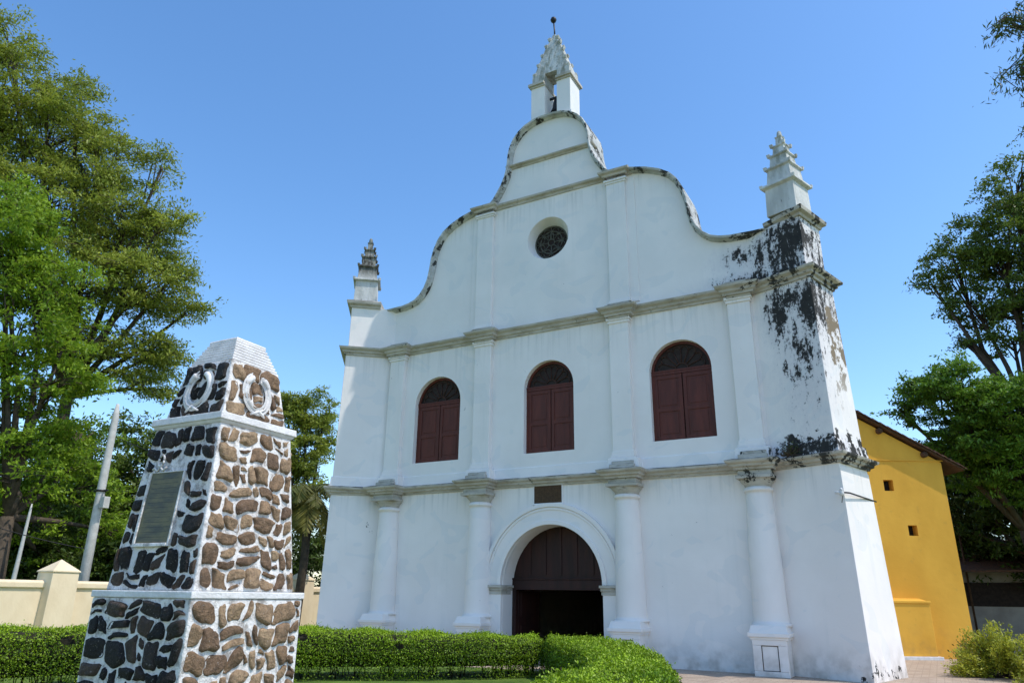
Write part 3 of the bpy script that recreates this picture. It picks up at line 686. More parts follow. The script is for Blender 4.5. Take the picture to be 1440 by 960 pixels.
def masonry(name, z0, z1, h0, h1, cell, seed, holes={}, gap=.021, edge=.035):
    rnd = random.Random(seed)
    body = MB(); body.frus(MC, h0, h1, z0, z1, MPH)
    body.build(name, M['mortar'], mem, .012)
    for k in range(4):
        mb = MB(); rows = max(2, round((z1-z0)/cell)); cells = []
        zz = z0+edge*.5; hs = [rnd.uniform(.72, 1.3) for _ in range(rows)]; sh = sum(hs)
        for r in range(rows):
            rh = hs[r]/sh*(z1-z0-edge); h = h0+(h1-h0)*(zz+rh/2-z0)/(z1-z0)-edge*.6; s = -h
            while s < h-.02:
                wd = rnd.choice((.6, .85, 1, 1.2, 1.6))*cell
                if s+wd > h-.5*cell: wd = h-s
                if wd > cell*2: wd = cell*1.1
                if rnd.random() < .2 and rh > .8*cell:
                    f = rnd.uniform(.35, .65); cells += [(s, s+wd, zz, zz+rh*f), (s, s+wd, zz+rh*f, zz+rh)]
                elif rnd.random() < .12 and wd > .9*cell:
                    f = rnd.uniform(.3, .7); cells += [(s, s+wd*f, zz, zz+rh*rnd.uniform(.55, 1)), (s+wd*f, s+wd, zz, zz+rh)]
                else: cells.append((s, s+wd, zz, zz+rh))
                s += wd
            zz += rh
        px_, pz_ = rnd.uniform(0, 9), rnd.uniform(0, 9)
        def warp(x, z):
            am = .022*cell/.15
            return (x+am*math.sin(z*13+px_+x*5)+am*.6*math.sin(z*29+x*17+pz_), z+am*math.sin(x*12+pz_)+am*.7*math.sin(x*27+z*9+px_))
        for i, (xa, xb, za, zb) in enumerate(cells):
            g_ = gap*rnd.uniform(.55, 1.25); q = lambda: rnd.uniform(-.014, .014)
            lim = lambda x, z: (max(-(h0+(h1-h0)*(z-z0)/(z1-z0))+edge, min((h0+(h1-h0)*(z-z0)/(z1-z0))-edge, x)), max(z0+edge*.5, min(z1-edge*.5, z)))
            poly = [lim(*warp(x, z)) for x, z in ((xa+g_+q(), za+g_+q()), ((xa+xb)/2, za+g_+q()*.6), (xb-g_+q(), za+g_+q()), (xb-g_+q()*.6, (za+zb)/2), (xb-g_+q(), zb-g_+q()), ((xa+xb)/2, zb-g_+q()*.6), (xa+g_+q(), zb-g_+q()), (xa+g_+q()*.6, (za+zb)/2))]
            p = (sum(a for a, _ in poly)/8, sum(b for _, b in poly)/8)
            if k in holes:
                a0, a1, b0, b1 = holes[k]
                if a0 < p[0] < a1 and b0 < p[1] < b1: continue
                cands = [(a0, p[1], 1, 0) if p[0] <= a0 else None, (a1, p[1], -1, 0) if p[0] >= a1 else None, (p[0], b0, 0, 1) if p[1] <= b0 else None, (p[0], b1, 0, -1) if p[1] >= b1 else None]
                if len(poly) >= 3 and min(x for x, _ in poly) < a1 and max(x for x, _ in poly) > a0 and min(y for _, y in poly) < b1 and max(y for _, y in poly) > b0:
                    for c_ in cands:
                        if c_: poly = clip(poly, *c_); break
            if len(poly) < 3: continue
            A = abs(sum(poly[a][0]*poly[(a+1) % len(poly)][1]-poly[(a+1) % len(poly)][0]*poly[a][1] for a in range(len(poly))))/2
            if A < .0009: continue
            for _ in range(2 if rnd.random() < .75 else 1):   # round the corners
                q_ = []
                for a in range(len(poly)):
                    b = poly[(a+1) % len(poly)]; a_ = poly[a]
                    q_ += [(a_[0]*.75+b[0]*.25, a_[1]*.75+b[1]*.25), (a_[0]*.25+b[0]*.75, a_[1]*.25+b[1]*.75)]
                poly = q_
            cxp = sum(a for a, _ in poly)/len(poly); czp = sum(b for _, b in poly)/len(poly)
            poly = [(cxp+(a-cxp)*(1+.05*math.sin(7*t_+i))+rnd.uniform(-.003, .003), czp+(b-czp)*(1+.04*math.cos(5*t_+i))+rnd.uniform(-.003, .003)) for t_, (a, b) in enumerate(poly)]
            bul = rnd.uniform(.016, .034)*min(1, math.sqrt(A)/.09); vs = []; n = len(poly)
            tlx, tlz = rnd.uniform(-.22, .22), rnd.uniform(-.22, .22)
            for (sc, o_) in ((1.0, -.010), (.985, .25*bul), (.88, .8*bul), (.6, 1.0*bul), (.3, 1.05*bul)):
                for (a, b) in poly:
                    x = cxp+(a-cxp)*sc; z = czp+(b-czp)*sc; h = h0+(h1-h0)*(z-z0)/(z1-z0)
                    o2 = o_+(rnd.uniform(-.003, .003)+tlx*(x-cxp)+tlz*(z-czp) if sc < .95 else 0)
                    vs.append(mface(k, h, x, o2, z))
            fs = [(r*n+j, r*n+(j+1) % n, (r+1)*n+(j+1) % n, (r+1)*n+j) for r in range(4) for j in range(n)]+[[4*n+j for j in range(n)]]
            t = rnd.uniform(.5, 1.0)**.8 if k in (1, 2) else rnd.choice((.02, .05, .1, .15, .2, .3, .42))  # shade painted in: front and left face stones get darker tones
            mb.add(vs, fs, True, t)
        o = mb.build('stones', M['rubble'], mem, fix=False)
        if k == 0: o['label'] = 'front face stones with shade painted in as darker tones'
# plaque rectangle on the front face
PH = (-.28, .12, 2.03, 2.62)
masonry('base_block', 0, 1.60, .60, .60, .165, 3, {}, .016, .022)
mb = MB(); mb.frus(MC, .612, .612, 1.60, 1.655, MPH); mb.build('ledge', M['whitepaint'], mem, .008)
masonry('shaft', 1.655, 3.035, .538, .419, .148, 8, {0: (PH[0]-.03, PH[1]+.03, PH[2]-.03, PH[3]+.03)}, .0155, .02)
mb = MB(); mb.frus(MC, .425, .445, 3.03, 3.06, MPH); mb.frus(MC, .455, .45, 3.06, 3.125, MPH); mb.build('ledge', M['whitepaint'], mem, .008)
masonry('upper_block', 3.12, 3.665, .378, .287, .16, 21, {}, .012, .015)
mb = MB(); z = 3.66; steps = 8
for i in range(steps):
    h = .276-(.276-.185)*(i/(steps-1)); mb.frus(MC, h-.013, h-.013, z, z+.010, MPH); mb.frus(MC, h, h-.002, z+.009, z+.031, MPH); z += .0308
mb.frus(MC, .186, .178, z, z+.02, MPH); mb.frus(MC, .178, .012, z+.02, z+.075, MPH)
mb.build('stepped_cap', M['whitepaint'], mem, .003)
# white edge strips of mortar on the corners
def hz(z):
    return .538+(.419-.538)*(z-1.655)/(3.035-1.655)
mb = MB(); vs = []
for z in (PH[2], PH[3]):
    for s in PH[:2]:
        for o_ in (-.01, .022): vs.append(mface(0, hz(z), s, o_, z))
mb.add(vs, [(0, 2, 6, 4), (1, 3, 7, 5), (0, 1, 3, 2), (4, 5, 7, 6), (0, 1, 5, 4), (2, 3, 7, 6)]); pq = mb.build('plaque', M['slate'], mem, .003)
pq['label'] = 'weathered grey green slate plaque with illegible lines'
# rows of fine worn lettering strokes: too worn in the photograph to read, kept as faint grooves
mb = MB(); rnd = random.Random(5)
for r in range(13):
    z = PH[3]-.05-r*.041
    for sg in range(1):
        s0_ = PH[0]+.035; s1_ = PH[1]-.035
        mb.add([mface(0, hz(z), s0_, .0228, z), mface(0, hz(z), s1_, .0228, z), mface(0, hz(z-.003), s1_, .0228, z-.003), mface(0, hz(z-.003), s0_, .0228, z-.003)], [(0, 1, 2, 3)])
mb.build('worn_lines', M['iron'], pq)
mb = MB()
def bar(s0, s1, z0, z1, o0, o1):
    vs = []
    for z in (z0, z1):
        for s in (s0, s1):
            for o_ in (o0, o1): vs.append(mface(0, hz(z), s, o_, z))
    mb.add(vs, [(0, 2, 6, 4), (1, 3, 7, 5), (0, 1, 3, 2), (4, 5, 7, 6), (0, 1, 5, 4), (2, 3, 7, 6)])
bar(PH[0]-.03, PH[0]-.002, PH[2]-.03, PH[3]+.01, -.01, .032); bar(PH[1]+.002, PH[1]+.02, PH[2]-.03, PH[3]+.01, -.01, .028); bar(PH[0]-.002, PH[1]+.002, PH[2]-.03, PH[2]-.002, -.01, .036); bar(PH[0]-.002, PH[1]+.002, PH[3]+.002, PH[3]+.012, -.01, .026)
mb.build('plaque_frame', M['mortar'], mem, .004)
# small crest over the plaque
mb = MB(); zc = 2.73; sc_ = -.19
pts = [mface(0, hz(zc+.05*math.sin(t)), sc_+.035*math.cos(t), .03, zc+.05*math.sin(t)) for t in [2*PI*k/16 for k in range(17)]]
mb.tube(pts, [.011]*17, 6)
pts = [mface(0, hz(zc-.07+.012*math.sin(k*1.6)), sc_-.09+k*.02, .03, zc-.075+.014*math.sin(k*1.6)) for k in range(10)]; mb.tube(pts, [.010]*10, 5)
mb.build('crest', M['mortar'], mem)
# laurel wreaths on two faces
for k in (0, 1):
    mb = MB(); rnd = random.Random(k+3); zc = 3.385
    hzz = lambda z: .378+(.287-.378)*(z-3.12)/(3.665-3.12)
    c0 = -.01 if k == 0 else -.01
    R1, R2 = .140, .165
    for q in range(54):
        t = rad(118)+rad(304)*q/53; 
        for lay in (-1, 0, 1):
            rr = 1+lay*.17; cx_ = c0+R1*rr*math.cos(t); cz_ = zc+R2*rr*math.sin(t)
            d = t+PI/2+lay*.45*(1 if True else 1); L = .032; W = .015
            tp = mface(k, hzz(cz_), cx_, .055 if lay == 0 else .042, cz_)
            a = mface(k, hzz(cz_), cx_+L*math.cos(d), .025, cz_+L*math.sin(d)); b = mface(k, hzz(cz_), cx_-L*math.cos(d), .03, cz_-L*math.sin(d))
            e_ = mface(k, hzz(cz_), cx_-W*math.sin(d), .022, cz_+W*math.cos(d)); f_ = mface(k, hzz(cz_), cx_+W*math.sin(d), .022, cz_-W*math.cos(d))
            mb.add([a, e_, b, f_, tp], [(0, 1, 4), (1, 2, 4), (2, 3, 4), (3, 0, 4)], True)
    pts = [mface(k, hzz(zc), c0+R1*math.cos(t), .018, zc+R2*math.sin(t)) for t in [rad(118)+rad(304)*q/30 for q in range(31)]]
    mb.tube(pts, [.028]*31, 8)
    for sg in (-1, 1): mb.tube([mface(k, hzz(zc-R2), c0, .04, zc-R2), mface(k, hzz(zc-.2), c0+sg*.05, .04, zc-R2-.03), mface(k, hzz(3.2), c0+sg*.085, .03, zc-R2-.045)], [.014, .014, .008], 6)
    mb.build('wreath', M['whitepaint'], mem, fix=False)

# ------------------------------------------------------------------ vegetation
def leaf_mesh(name, cen, dirs, nrm, ln, wd, tint, mat, parent=None):
    """rhombic leaves; cen (n,3), dirs (n,3), nrm (n,3), ln, wd (n,)"""
    n = len(cen); side = np.cross(dirs, nrm); side /= np.linalg.norm(side, axis=1)[:, None]+1e-9
    v = np.empty((n, 4, 3)); v[:, 0] = cen-dirs*ln[:, None]; v[:, 1] = cen+side*wd[:, None]; v[:, 2] = cen+dirs*ln[:, None]; v[:, 3] = cen-side*wd[:, None]
    me = bpy.data.meshes.new(name); me.vertices.add(n*4); me.vertices.foreach_set('co', v.ravel()); me.loops.add(n*4); me.loops.foreach_set('vertex_index', np.arange(n*4, dtype=np.int32))
    me.polygons.add(n); me.polygons.foreach_set('loop_start', np.arange(0, n*4, 4, dtype=np.int32)); me.update(calc_edges=True)
    a = me.attributes.new('tint', 'FLOAT', 'FACE'); a.data.foreach_set('value', np.clip(tint, 0, 1).astype(np.float32))
    return link(name, me, mat, parent)
def unit(a): return a/(np.linalg.norm(a, axis=-1, keepdims=True)+1e-9)

def tree(label, base, lobes, mat, seed, ncl=140, per=220, crad=.55, lsz=.09, trunk_r=.35, cat='tree', group=None, name='tree', flat=.45, fork=.45, thin=.35, droop=0.0, ltw=1.0, elong=.42):
    """lobes: list of (center, (rx, ry, rz)); foliage clusters hang on real limbs"""
    rng = np.random.default_rng(seed); base = np.array(base, float)
    root = empty(name, tuple(base)); tag(root, label, cat, group)
    wood = MB(); cens = np.array([l[0] for l in lobes]); top = cens.mean(0); fk = base+(top-base)*fork; fk[:2] = base[:2]+(top[:2]-base[:2])*.25
    wood.tube([base, base+(fk-base)*.5+rng.normal(0, .1, 3), fk], [trunk_r*1.15, trunk_r*.85, trunk_r*.65], 10)
    vol = np.array([l[1][0]*l[1][1]*l[1][2] for l in lobes])**.67; cnt = np.maximum(4, (ncl*vol/vol.sum()).astype(int))
    C = []; 
    for (c, r), m in zip(lobes, cnt):
        c = np.array(c, float); r = np.array(r, float)
        mid = (fk+c)/2+rng.normal(0, .12, 3)*r; mid[2] -= r[2]*.1
        wood.tube([fk, mid, c], [trunk_r*.45, trunk_r*.28, trunk_r*.14], 7)
        d = unit(rng.normal(size=(m, 3))); rr = rng.uniform(.35, 1.0, (m, 1))**.6; p = c+d*rr*r*rng.uniform(.82, 1.12, (m, 1)); C.append(p)
        for q in p[rng.random(m) < .6]:
            mm = (c+q)/2+rng.normal(0, .08, 3)*r; mm[2] += .08*r[2]
            wood.tube([c+(mid-c)*rng.uniform(0, .6), mm, q], [trunk_r*.12, trunk_r*.07, .012], 4)
    C = np.concatenate(C); n = len(C)
    # twigs radiating in every cluster
    nb = 5; tw = unit(rng.normal(size=(n, nb, 3))*np.array([1, 1, .45])); tl = crad*rng.uniform(.6, 1.25, (n, nb))
    ends = C[:, None]+tw*tl[..., None]; ends[..., 2] -= droop*tl
    for i in range(n):
        for j in range(0, nb, 2): wood.tube([C[i], ends[i, j]], [.014*ltw, .005], 3)
    wood.build('trunk', M['bark'], root, fix=False)
    # leaves gathered along the twigs
    sizes = rng.uniform(.45, 1.35, n); k = np.repeat(np.arange(n), (per*sizes).astype(int)); m = len(k); j = rng.integers(0, nb, m)
    t = rng.random(m)**.7; a = C[k]; b = ends[k, j]
    p = a+(b-a)*t[:, None]+rng.normal(0, 1, (m, 3))*crad*.24*np.array([1, 1, flat]); p[:, 2] -= droop*crad*t*t*.8
    d = unit(unit(b-a)+rng.normal(0, .8, (m, 3))); d[:, 2] -= .15+droop*.5; d = unit(d); nr = unit(rng.normal(0, .55, (m, 3))+np.array([0, 0, 1]))
    L = lsz*rng.uniform(.6, 1.3, m); clt = rng.normal(0, .16, n)
    leaf_mesh('crown', p, d, nr, L, L*elong, .5+clt[k]+rng.normal(0, .20, m), mat, root)
    return root

def lob(u, v, D, r, rz=None): return (at(u, v, D), (r, r, rz or r))
def gp(u, D): p = at(u, 840, D); return (p[0], p[1], 0)

# big feathery tree over the boundary wall
tree('tall olive green feathery tree with dark bare limbs, leaning in from the left edge', gp(30, 33),
     [lob(-15, 130, 33, 3.3, 2.6), lob(68, 195, 33, 3.0, 2.2), lob(145, 238, 32, 2.1, 1.3), lob(60, 290, 33, 3.8, 2.0), lob(170, 320, 32, 2.8, 1.3), lob(228, 236, 31, .9, .5), lob(205, 400, 31, 2.4, 1.2), lob(225, 310, 31, 1.2, .6), lob(190, 350, 31.5, 1.8, .9), lob(245, 385, 31, 1.0, .5), lob(110, 400, 32, 3.4, 1.5),
      lob(262, 440, 31, 1.0, .6), lob(150, 490, 32, 2.8, 1.2), lob(215, 500, 31, 1.4, .8), lob(205, 545, 31, 1.2, .6), lob(15, 62, 33, 1.5, .8), lob(105, 125, 33, .9, .6)],
     M['leaf_olive'], 11, ncl=600, per=230, crad=.8, lsz=.085, trunk_r=.32, flat=.3, fork=.55, thin=.3, elong=.36)
# bright tree in front of it
tree('bright yellow green leafy tree low at the left edge, just behind the cream wall', gp(-20, 28),
     [lob(0, 330, 28, 2.3, 1.6), lob(60, 400, 28, 2.0, 1.3), lob(10, 470, 28, 2.6, 1.5), lob(70, 540, 28, 1.9, .9), lob(115, 610, 30.5, 1.7, .5), lob(0, 600, 29, 2.2, 1.2), lob(90, 690, 31, 2.1, .7), lob(-10, 740, 30, 2.0, .9), lob(150, 745, 31, 1.7, .7), lob(60, 790, 31.5, 2.0, .6), lob(15, 665, 28.3, 2.0, .9), lob(105, 650, 30, 1.7, .6), lob(20, 280, 28.5, 1.3, .8), lob(95, 470, 28, 1.1, .7)],
     M['leaf_bright'], 12, ncl=390, per=190, crad=.62, lsz=.085, trunk_r=.3, flat=.35, fork=.5)
# darker trees beyond the wall
for i, (u, v, D, r, lab, mt) in enumerate([
    (25, 740, 36, 3.3, 'dark green tree behind the thin leaning pole at the far left', 'leaf_mid'),
    (120, 700, 40, 3.8, 'dark bushy tree behind the thick concrete pole', 'leaf_mid'),
    (215, 680, 38, 3.4, 'dense dark tree directly left of the stone memorial', 'leaf_mid'),
    (330, 720, 42, 3.6, 'dark tree hidden behind the stone memorial', 'leaf_dark')]):
    tree(lab, gp(u, D), [lob(u, v, D, r, 2.6), lob(u-45, v+30, D-1, r*.7, 2.0), lob(u+45, v+25, D-1, r*.7, 1.9), lob(u+10, v-70, D, r*.6, 1.2), lob(u, v+90, D-1, r*.95, 1.2)], M[mt], 20+i, ncl=170, per=200, crad=.8, lsz=.12, trunk_r=.3, group='dark trees beyond the boundary wall', fork=.4)
for i, (u, v, D, r, lab) in enumerate([
    (60, 790, 31, 1.5, 'low dark shrubbery behind the wall between the two leaning poles'),
    (175, 790, 31, 1.5, 'low dark shrubbery behind the wall right of the thick pole'),
    (440, 790, 37, 2.0, 'low dark shrubbery behind the narrow gatepost beside the church'),
    (-30, 790, 31, 1.5, 'low dark shrubbery behind the wall at the left edge')]):
    tree(lab, gp(u, D), [lob(u, v, D, r, 1.3), lob(u-40, v+10, D, r*.8, 1.0), lob(u+40, v+8, D, r*.8, 1.0)], M['leaf_dark'], 60+i, ncl=70, per=230, crad=.6, lsz=.09, trunk_r=.08, group='low shrubs behind the boundary wall', fork=.3, name='large_shrub', cat='shrub')
tree('light feathery tree rising between the memorial and the church', gp(425, 40),
     [lob(430, 575, 40, 1.5, 1.2), lob(405, 590, 40, 1.6, 1.4), lob(448, 610, 40, 1.0, .9), lob(420, 640, 40, 2.0, 1.2), lob(400, 690, 40, 2.4, 2.0), lob(455, 590, 40, .6, .5)], M['leaf_olive'], 31, ncl=230, per=190, crad=.6, lsz=.085, trunk_r=.22, flat=.5)

# palm with hanging yellowing fronds
def palm(label, base, top, seed):
    rng = np.random.default_rng(seed); base = np.array(base, float); top = np.array(top, float)
    root = empty('palm_tree', tuple(base)); tag(root, label, 'palm tree')
    tr = MB(); tr.tube([base, (base+top)/2+[.1, 0, 0], top], [.2, .16, .15], 9); tr.build('trunk', M['bark'], root, fix=False)
    P, D, N, L, W, T = [], [], [], [], [], []; rib = MB()
    for f in range(26):
        az = f*2.399; el = rng.uniform(-.5, .9); ln = rng.uniform(1.7, 2.5); p = top.copy(); pts = [p.copy()]; dr = np.array([math.cos(az)*math.cos(el), math.sin(az)*math.cos(el), math.sin(el)])
        for s in range(14):
            dr = unit(dr+np.array([0, 0, -.19])); q = p+dr*ln/14; sd_ = unit(np.cross(dr, [0, 0, 1])); 
            for sg in (-1, 1):
                for e in range(3):
                    c = p+(q-p)*(e/3); ll = .34*math.sin(PI*min(1, (s+2)/15))*rng.uniform(.7, 1.1)+.05; dd = unit(sd_*sg+dr*.5+np.array([0, 0, -.55])+rng.normal(0, .12, 3))
                    P.append(c+dd*ll*.9); D.append(dd); N.append(unit(np.cross(dd, dr)+rng.normal(0, .2, 3))); L.append(ll); W.append(.024); T.append((.75 if el < .1 else .3)+rng.normal(0, .15))
            p = q; pts.append(p.copy())
        rib.tube(pts, [.02]*len(pts), 4)
    rib.build('frond_ribs', M['leaf_dry'], root, fix=False)
    leaf_mesh('fronds', np.array(P), np.array(D), np.array(N), np.array(L), np.array(W), np.array(T), M['leaf_dry'], root)
pb = at(432, 700, 30)
palm('shaggy palm with yellowing fronds against the left edge of the church', (pb[0], pb[1], 0), at(437, 690, 30), 4)

# right-hand trees
tree('tall dark tree with bare lower limbs against the sky at the right', gp(1500, 37),
     [lob(1400, 340, 37, 2.63, 2.03), lob(1345, 370, 37, 2.03, 1.31), lob(1430, 260, 37, 1.67, 1.67), lob(1310, 400, 37, 0.95, 0.60), lob(1430, 425, 37, 2.5, 1.2), lob(1370, 430, 37, 1.91, .9), lob(1355, 475, 37, 1.0, .4), lob(1425, 480, 37, 1.6, .5), lob(1460, 330, 37, 2.86, 2.63), lob(1560, 400, 37, 3.2, 2.2), lob(1680, 540, 34, 3.6, 2.8), lob(1600, 560, 34, 3.6, 2.6)],  # rightmost lobes lie out of view, added to shade the neighbouring trees
     M['leaf_mid'], 41, ncl=560, per=150, crad=.6, lsz=.09, trunk_r=.35, flat=.4, fork=.6)
tree('spreading bright green tree above the yellow building at the right', gp(1480, 34),
     [lob(1300, 550, 32, 1.23, 0.55), lob(1350, 545, 32, 1.97, 0.98), lob(1415, 575, 32, 2.46, 1.1), lob(1265, 575, 32, 0.62, 0.27), lob(1380, 620, 33, 2.69, 1.47), lob(1440, 650, 33, 2.69, 1.71)],
     M['leaf_fresh'], 42, ncl=320, per=230, crad=.55, lsz=.08, trunk_r=.3, flat=.35, fork=.5)
tree('dark shaded tree behind the yellow building near the ground', gp(1500, 40),
     [lob(1375, 690, 40, 2.67, 1.94), lob(1430, 720, 40, 3.15, 2.42), lob(1400, 640, 41, 3.14, 1.81), lob(1470, 650, 40, 3.64, 3.03), lob(1350, 690, 42, 2.6, 1.4), lob(1400, 780, 44, 3.2, 1.5), lob(1450, 800, 42, 3.2, 1.5), lob(1360, 740, 43, 2.87, 1.43)],
     M['leaf_dark'], 43, ncl=380, per=210, crad=.8, lsz=.12, trunk_r=.3, fork=.4)
# near tree off the right edge whose twig tips hang into the corner
tree('dark feathery branch tips of a near tree hanging into the top right corner', (14.6, -9.6, 0),
     [lob(1424, 35, 9.5, .22, .30), lob(1436, 95, 9.5, .28, .12), lob(1446, 60, 9.5, .3, .3), lob(1500, 40, 10, .9, .6), lob(1560, 120, 10, .9, .6)],
     M['leaf_dark'], 44, ncl=60, per=90, crad=.24, lsz=.045, trunk_r=.12, flat=.4, fork=.75, droop=.45, ltw=.5, elong=.2)

# clipped hedges
def hedge(label, outer_, inner_, h, seed, nleaf, cat='hedge', zb=.12):
    rng = np.random.default_rng(seed); root = empty('hedge', (*outer_[0], 0)); tag(root, label, cat)
    o_ = [Vector(p) for p in outer_]; i_ = [Vector(p) for p in inner_]
    def resample(P, n):
        d = [0]
        for a, b in zip(P, P[1:]): d.append(d[-1]+(b-a).length)
        out = []
        for k in range(n):
            t = d[-1]*k/(n-1); j = max(i for i in range(len(d)) if d[i] <= t+1e-9); j = min(j, len(P)-2); f = (t-d[j])/(d[j+1]-d[j]); out.append(P[j].lerp(P[j+1], f))
        for _ in range(3): out = [out[0]]+[(out[a-1]+out[a]*2+out[a+1])/4 for a in range(1, n-1)]+[out[-1]]
        return np.array([(q.x, q.y) for q in out])
    n = 60; A = resample(o_, n); B = resample(i_, n)
    H = np.interp(np.linspace(0, 1, n), np.linspace(0, 1, len(h)), h)
    # profile across: outer foot, outer shoulder, crown, inner shoulder, inner foot
    prof = [(0.02, 0.0), (-.01, .55), (.02, .86), (.12, .985), (.5, 1.0), (.88, .985), (.98, .86), (1.01, .55), (.98, 0.0)]
    m = len(prof); V = np.zeros((n, m, 3))
    for j, (a, b) in enumerate(prof): V[:, j, :2] = A*(1-a)+B*a; V[:, j, 2] = H*b
    # rounded ends
    for e, q in ((0, 1), (n-1, n-2)):
        c = V[e].mean(0)
    sh = V.copy(); cen = V.mean(1, keepdims=True); sh = cen+(V-cen)*np.array([.88, .88, .92]); sh[:, (0, -1), :2] = cen[:, :, :2]+(V[:, (0, -1), :2]-cen[:, :, :2])*.35; sh[:, (0, -1), 2] = .22; sh[:, (1, -2), :2] = cen[:, :, :2]+(V[:, (1, -2), :2]-cen[:, :, :2])*.80
    me = MB(); vs = sh.reshape(-1, 3).tolist()
    fs = [(i*m+j, i*m+j+1, (i+1)*m+j+1, (i+1)*m+j) for i in range(n-1) for j in range(m-1)]+[list(range(m)), [(n-1)*m+j for j in range(m)][::-1]]
    me.add(vs, fs); sm_ = me; ns = int(np.linalg.norm(V[1:, 4]-V[:-1, 4], axis=1).sum()/.11)
    for q_ in range(ns):
        e = rng.integers(0, n); f = rng.uniform(.06, .94); b0 = A[e]*(1-f)+B[e]*f; b0 = np.array([b0[0], b0[1], 0])
        for w_ in range(3): tp = b0+np.array([rng.normal(0, .10), rng.normal(0, .10), rng.uniform(.4, .6)]); sm_.tube([b0, (b0+tp)/2+rng.normal(0, .015, 3), tp], [.011, .008, .004], 4)
    sm_.build('twigs', M['hedgecore'], root, fix=False)
    # leaves on the skin
    seg = np.linalg.norm(V[1:, 4]-V[:-1, 4], axis=1); pl_ = np.array([np.linalg.norm(V[:, j+1]-V[:, j], axis=1).mean() for j in range(m-1)])
    i = rng.choice(n-1, nleaf, p=seg/seg.sum()); j = rng.choice(m-1, nleaf, p=pl_/pl_.sum()); a = rng.random((nleaf, 1)); b = rng.random((nleaf, 1))
    p = V[i, j]*(1-a)*(1-b)+V[i+1, j]*a*(1-b)+V[i, j+1]*(1-a)*b+V[i+1, j+1]*a*b
    nr = unit(np.cross(V[i+1, j]-V[i, j], V[i, j+1]-V[i, j])); nr *= np.sign(np.sum(nr*(p-cen[i, 0]), axis=1))[:, None]
    ends = int(nleaf*.05)
    for e, sgn in ((0, -1), (n-1, 1)):
        jj = rng.integers(0, m-1, ends); t = rng.random((ends, 1)); s = rng.random((ends, 1))**.5; q = V[e, jj]*(1-t)+V[e, jj+1]*t; q = cen[e, 0]+(q-cen[e, 0])*s
        tn = unit((V[e]-V[1 if e == 0 else n-2])).mean(0)
        p = np.concatenate([p, q+tn*(.12*(1-s**2))]); nr = np.concatenate([nr, np.tile(tn, (ends, 1))])
    keep = np.sin(p[:, 0]*6.1+1)*np.sin(p[:, 1]*5.3)*np.sin(p[:, 2]*9+p[:, 0]*3) > -.80
    lowside = (p[:, 2] < .45) & (rng.random(len(p)) < np.clip((.45-p[:, 2])/.3, 0, 1)*(.62+.3*np.sin(p[:, 0]*2.3+p[:, 1]*1.1))); keep &= ~lowside
    p = p[keep]; nr = nr[keep]; q = len(p)
    wob = .035*np.sin(p[:, 0]*4+p[:, 1]*3)+.025*np.sin(p[:, 0]*11-p[:, 1]*9)
    p = p+nr*(rng.normal(0, .028, q)+wob-.02)[:, None]
    st = rng.random(q) < .02; p[st] += nr[st]*rng.uniform(.02, .09, (st.sum(), 1))
    d = unit(nr*.35+rng.normal(0, .6, (q, 3))+np.array([0, 0, .15])); nn = unit(nr*1.2+rng.normal(0, .6, (q, 3)))
    L = rng.uniform(.013, .026, q)
    tn = .34+.34*np.clip(nr[:, 2], 0, 1)+.12*np.sin(p[:, 0]*2.1)*np.cos(p[:, 1]*1.7)+rng.normal(0, .2, q)   # upward-facing leaves tinted brighter: top light painted into the leaf colour
    leaf_mesh('leaves', p, d, nn, L, L*.5, tn, M['leaf_hedge'], root)
    return root
hedge('long clipped hedge running behind the stone memorial', [(.8, -2.75), (.1, -3.35), (-.9, -4.4), (-2.2, -5.4), (-3.4, -6.6), (-4.5, -8.5), (-5.6, -11), (-6.4, -15)],
      [(1.6, -3.75), (1.1, -4.75), (.2, -5.7), (-1.1, -6.7), (-2.1, -7.6), (-3.2, -9.3), (-4.3, -11.6), (-5.0, -15)], [.78, .85, .93, .97, .98, 1.0, 1.0], 5, 150000)
hedge('curved bright clipped hedge in front of the church door', [(1.0, -2.0), (1.9, -2.3), (2.9, -3.2), (4.3, -5.0), (5.3, -6.7), (6.1, -8.5), (6.6, -10.0), (6.85, -12), (6.9, -14)],
      [(1.85, -4.0), (2.7, -5.0), (3.4, -5.9), (4.2, -7.2), (4.75, -8.4), (5.1, -9.4), (5.3, -10.6), (5.4, -11.6), (5.45, -14.2)], [.78, .80, .80, .80], 6, 210000)

# bush at the right and flowering weeds
def bush(label, c, r, seed, nl, mat, name='bush', cat='bush', lsz=.035):
    rng = np.random.default_rng(seed); root = empty(name, (c[0], c[1], 0)); tag(root, label, cat)
    wd = MB(); k = 46; dirs = unit(rng.normal(size=(k, 3))*np.array([1, 1, .6])+np.array([0, 0, .75])); base = np.array([c[0], c[1], .0]); tips = base+dirs*np.array(r)*rng.uniform(.75, 1.1, (k, 1))
    for t in tips: wd.tube([base+(t-base)*.05*np.array([1, 1, 0]), base+(t-base)*.5+rng.normal(0, .05, 3), t], [.02, .012, .005], 4)
    wd.build('stems', M['bark'], root, fix=False)
    i = rng.integers(0, k, nl); f = rng.uniform(.35, 1.05, nl)[:, None]; p = base+(tips[i]-base)*f+rng.normal(0, .07, (nl, 3)); p[:, 2] = np.abs(p[:, 2])+.02
    d = unit(dirs[i]+rng.normal(0, .7, (nl, 3))); nn = unit(rng.normal(0, .6, (nl, 3))+[0, 0, 1]); L = lsz*rng.uniform(.6, 1.4, nl)
    leaf_mesh('foliage', p, d, nn, L, L*.45, .5+rng.normal(0, .25, nl), mat, root)
bush('yellow green leafy bush beside the paving at the right edge', (10.5, 2.6), (1.1, 1.0, 1.15), 7, 14000, M['leaf_bush'])
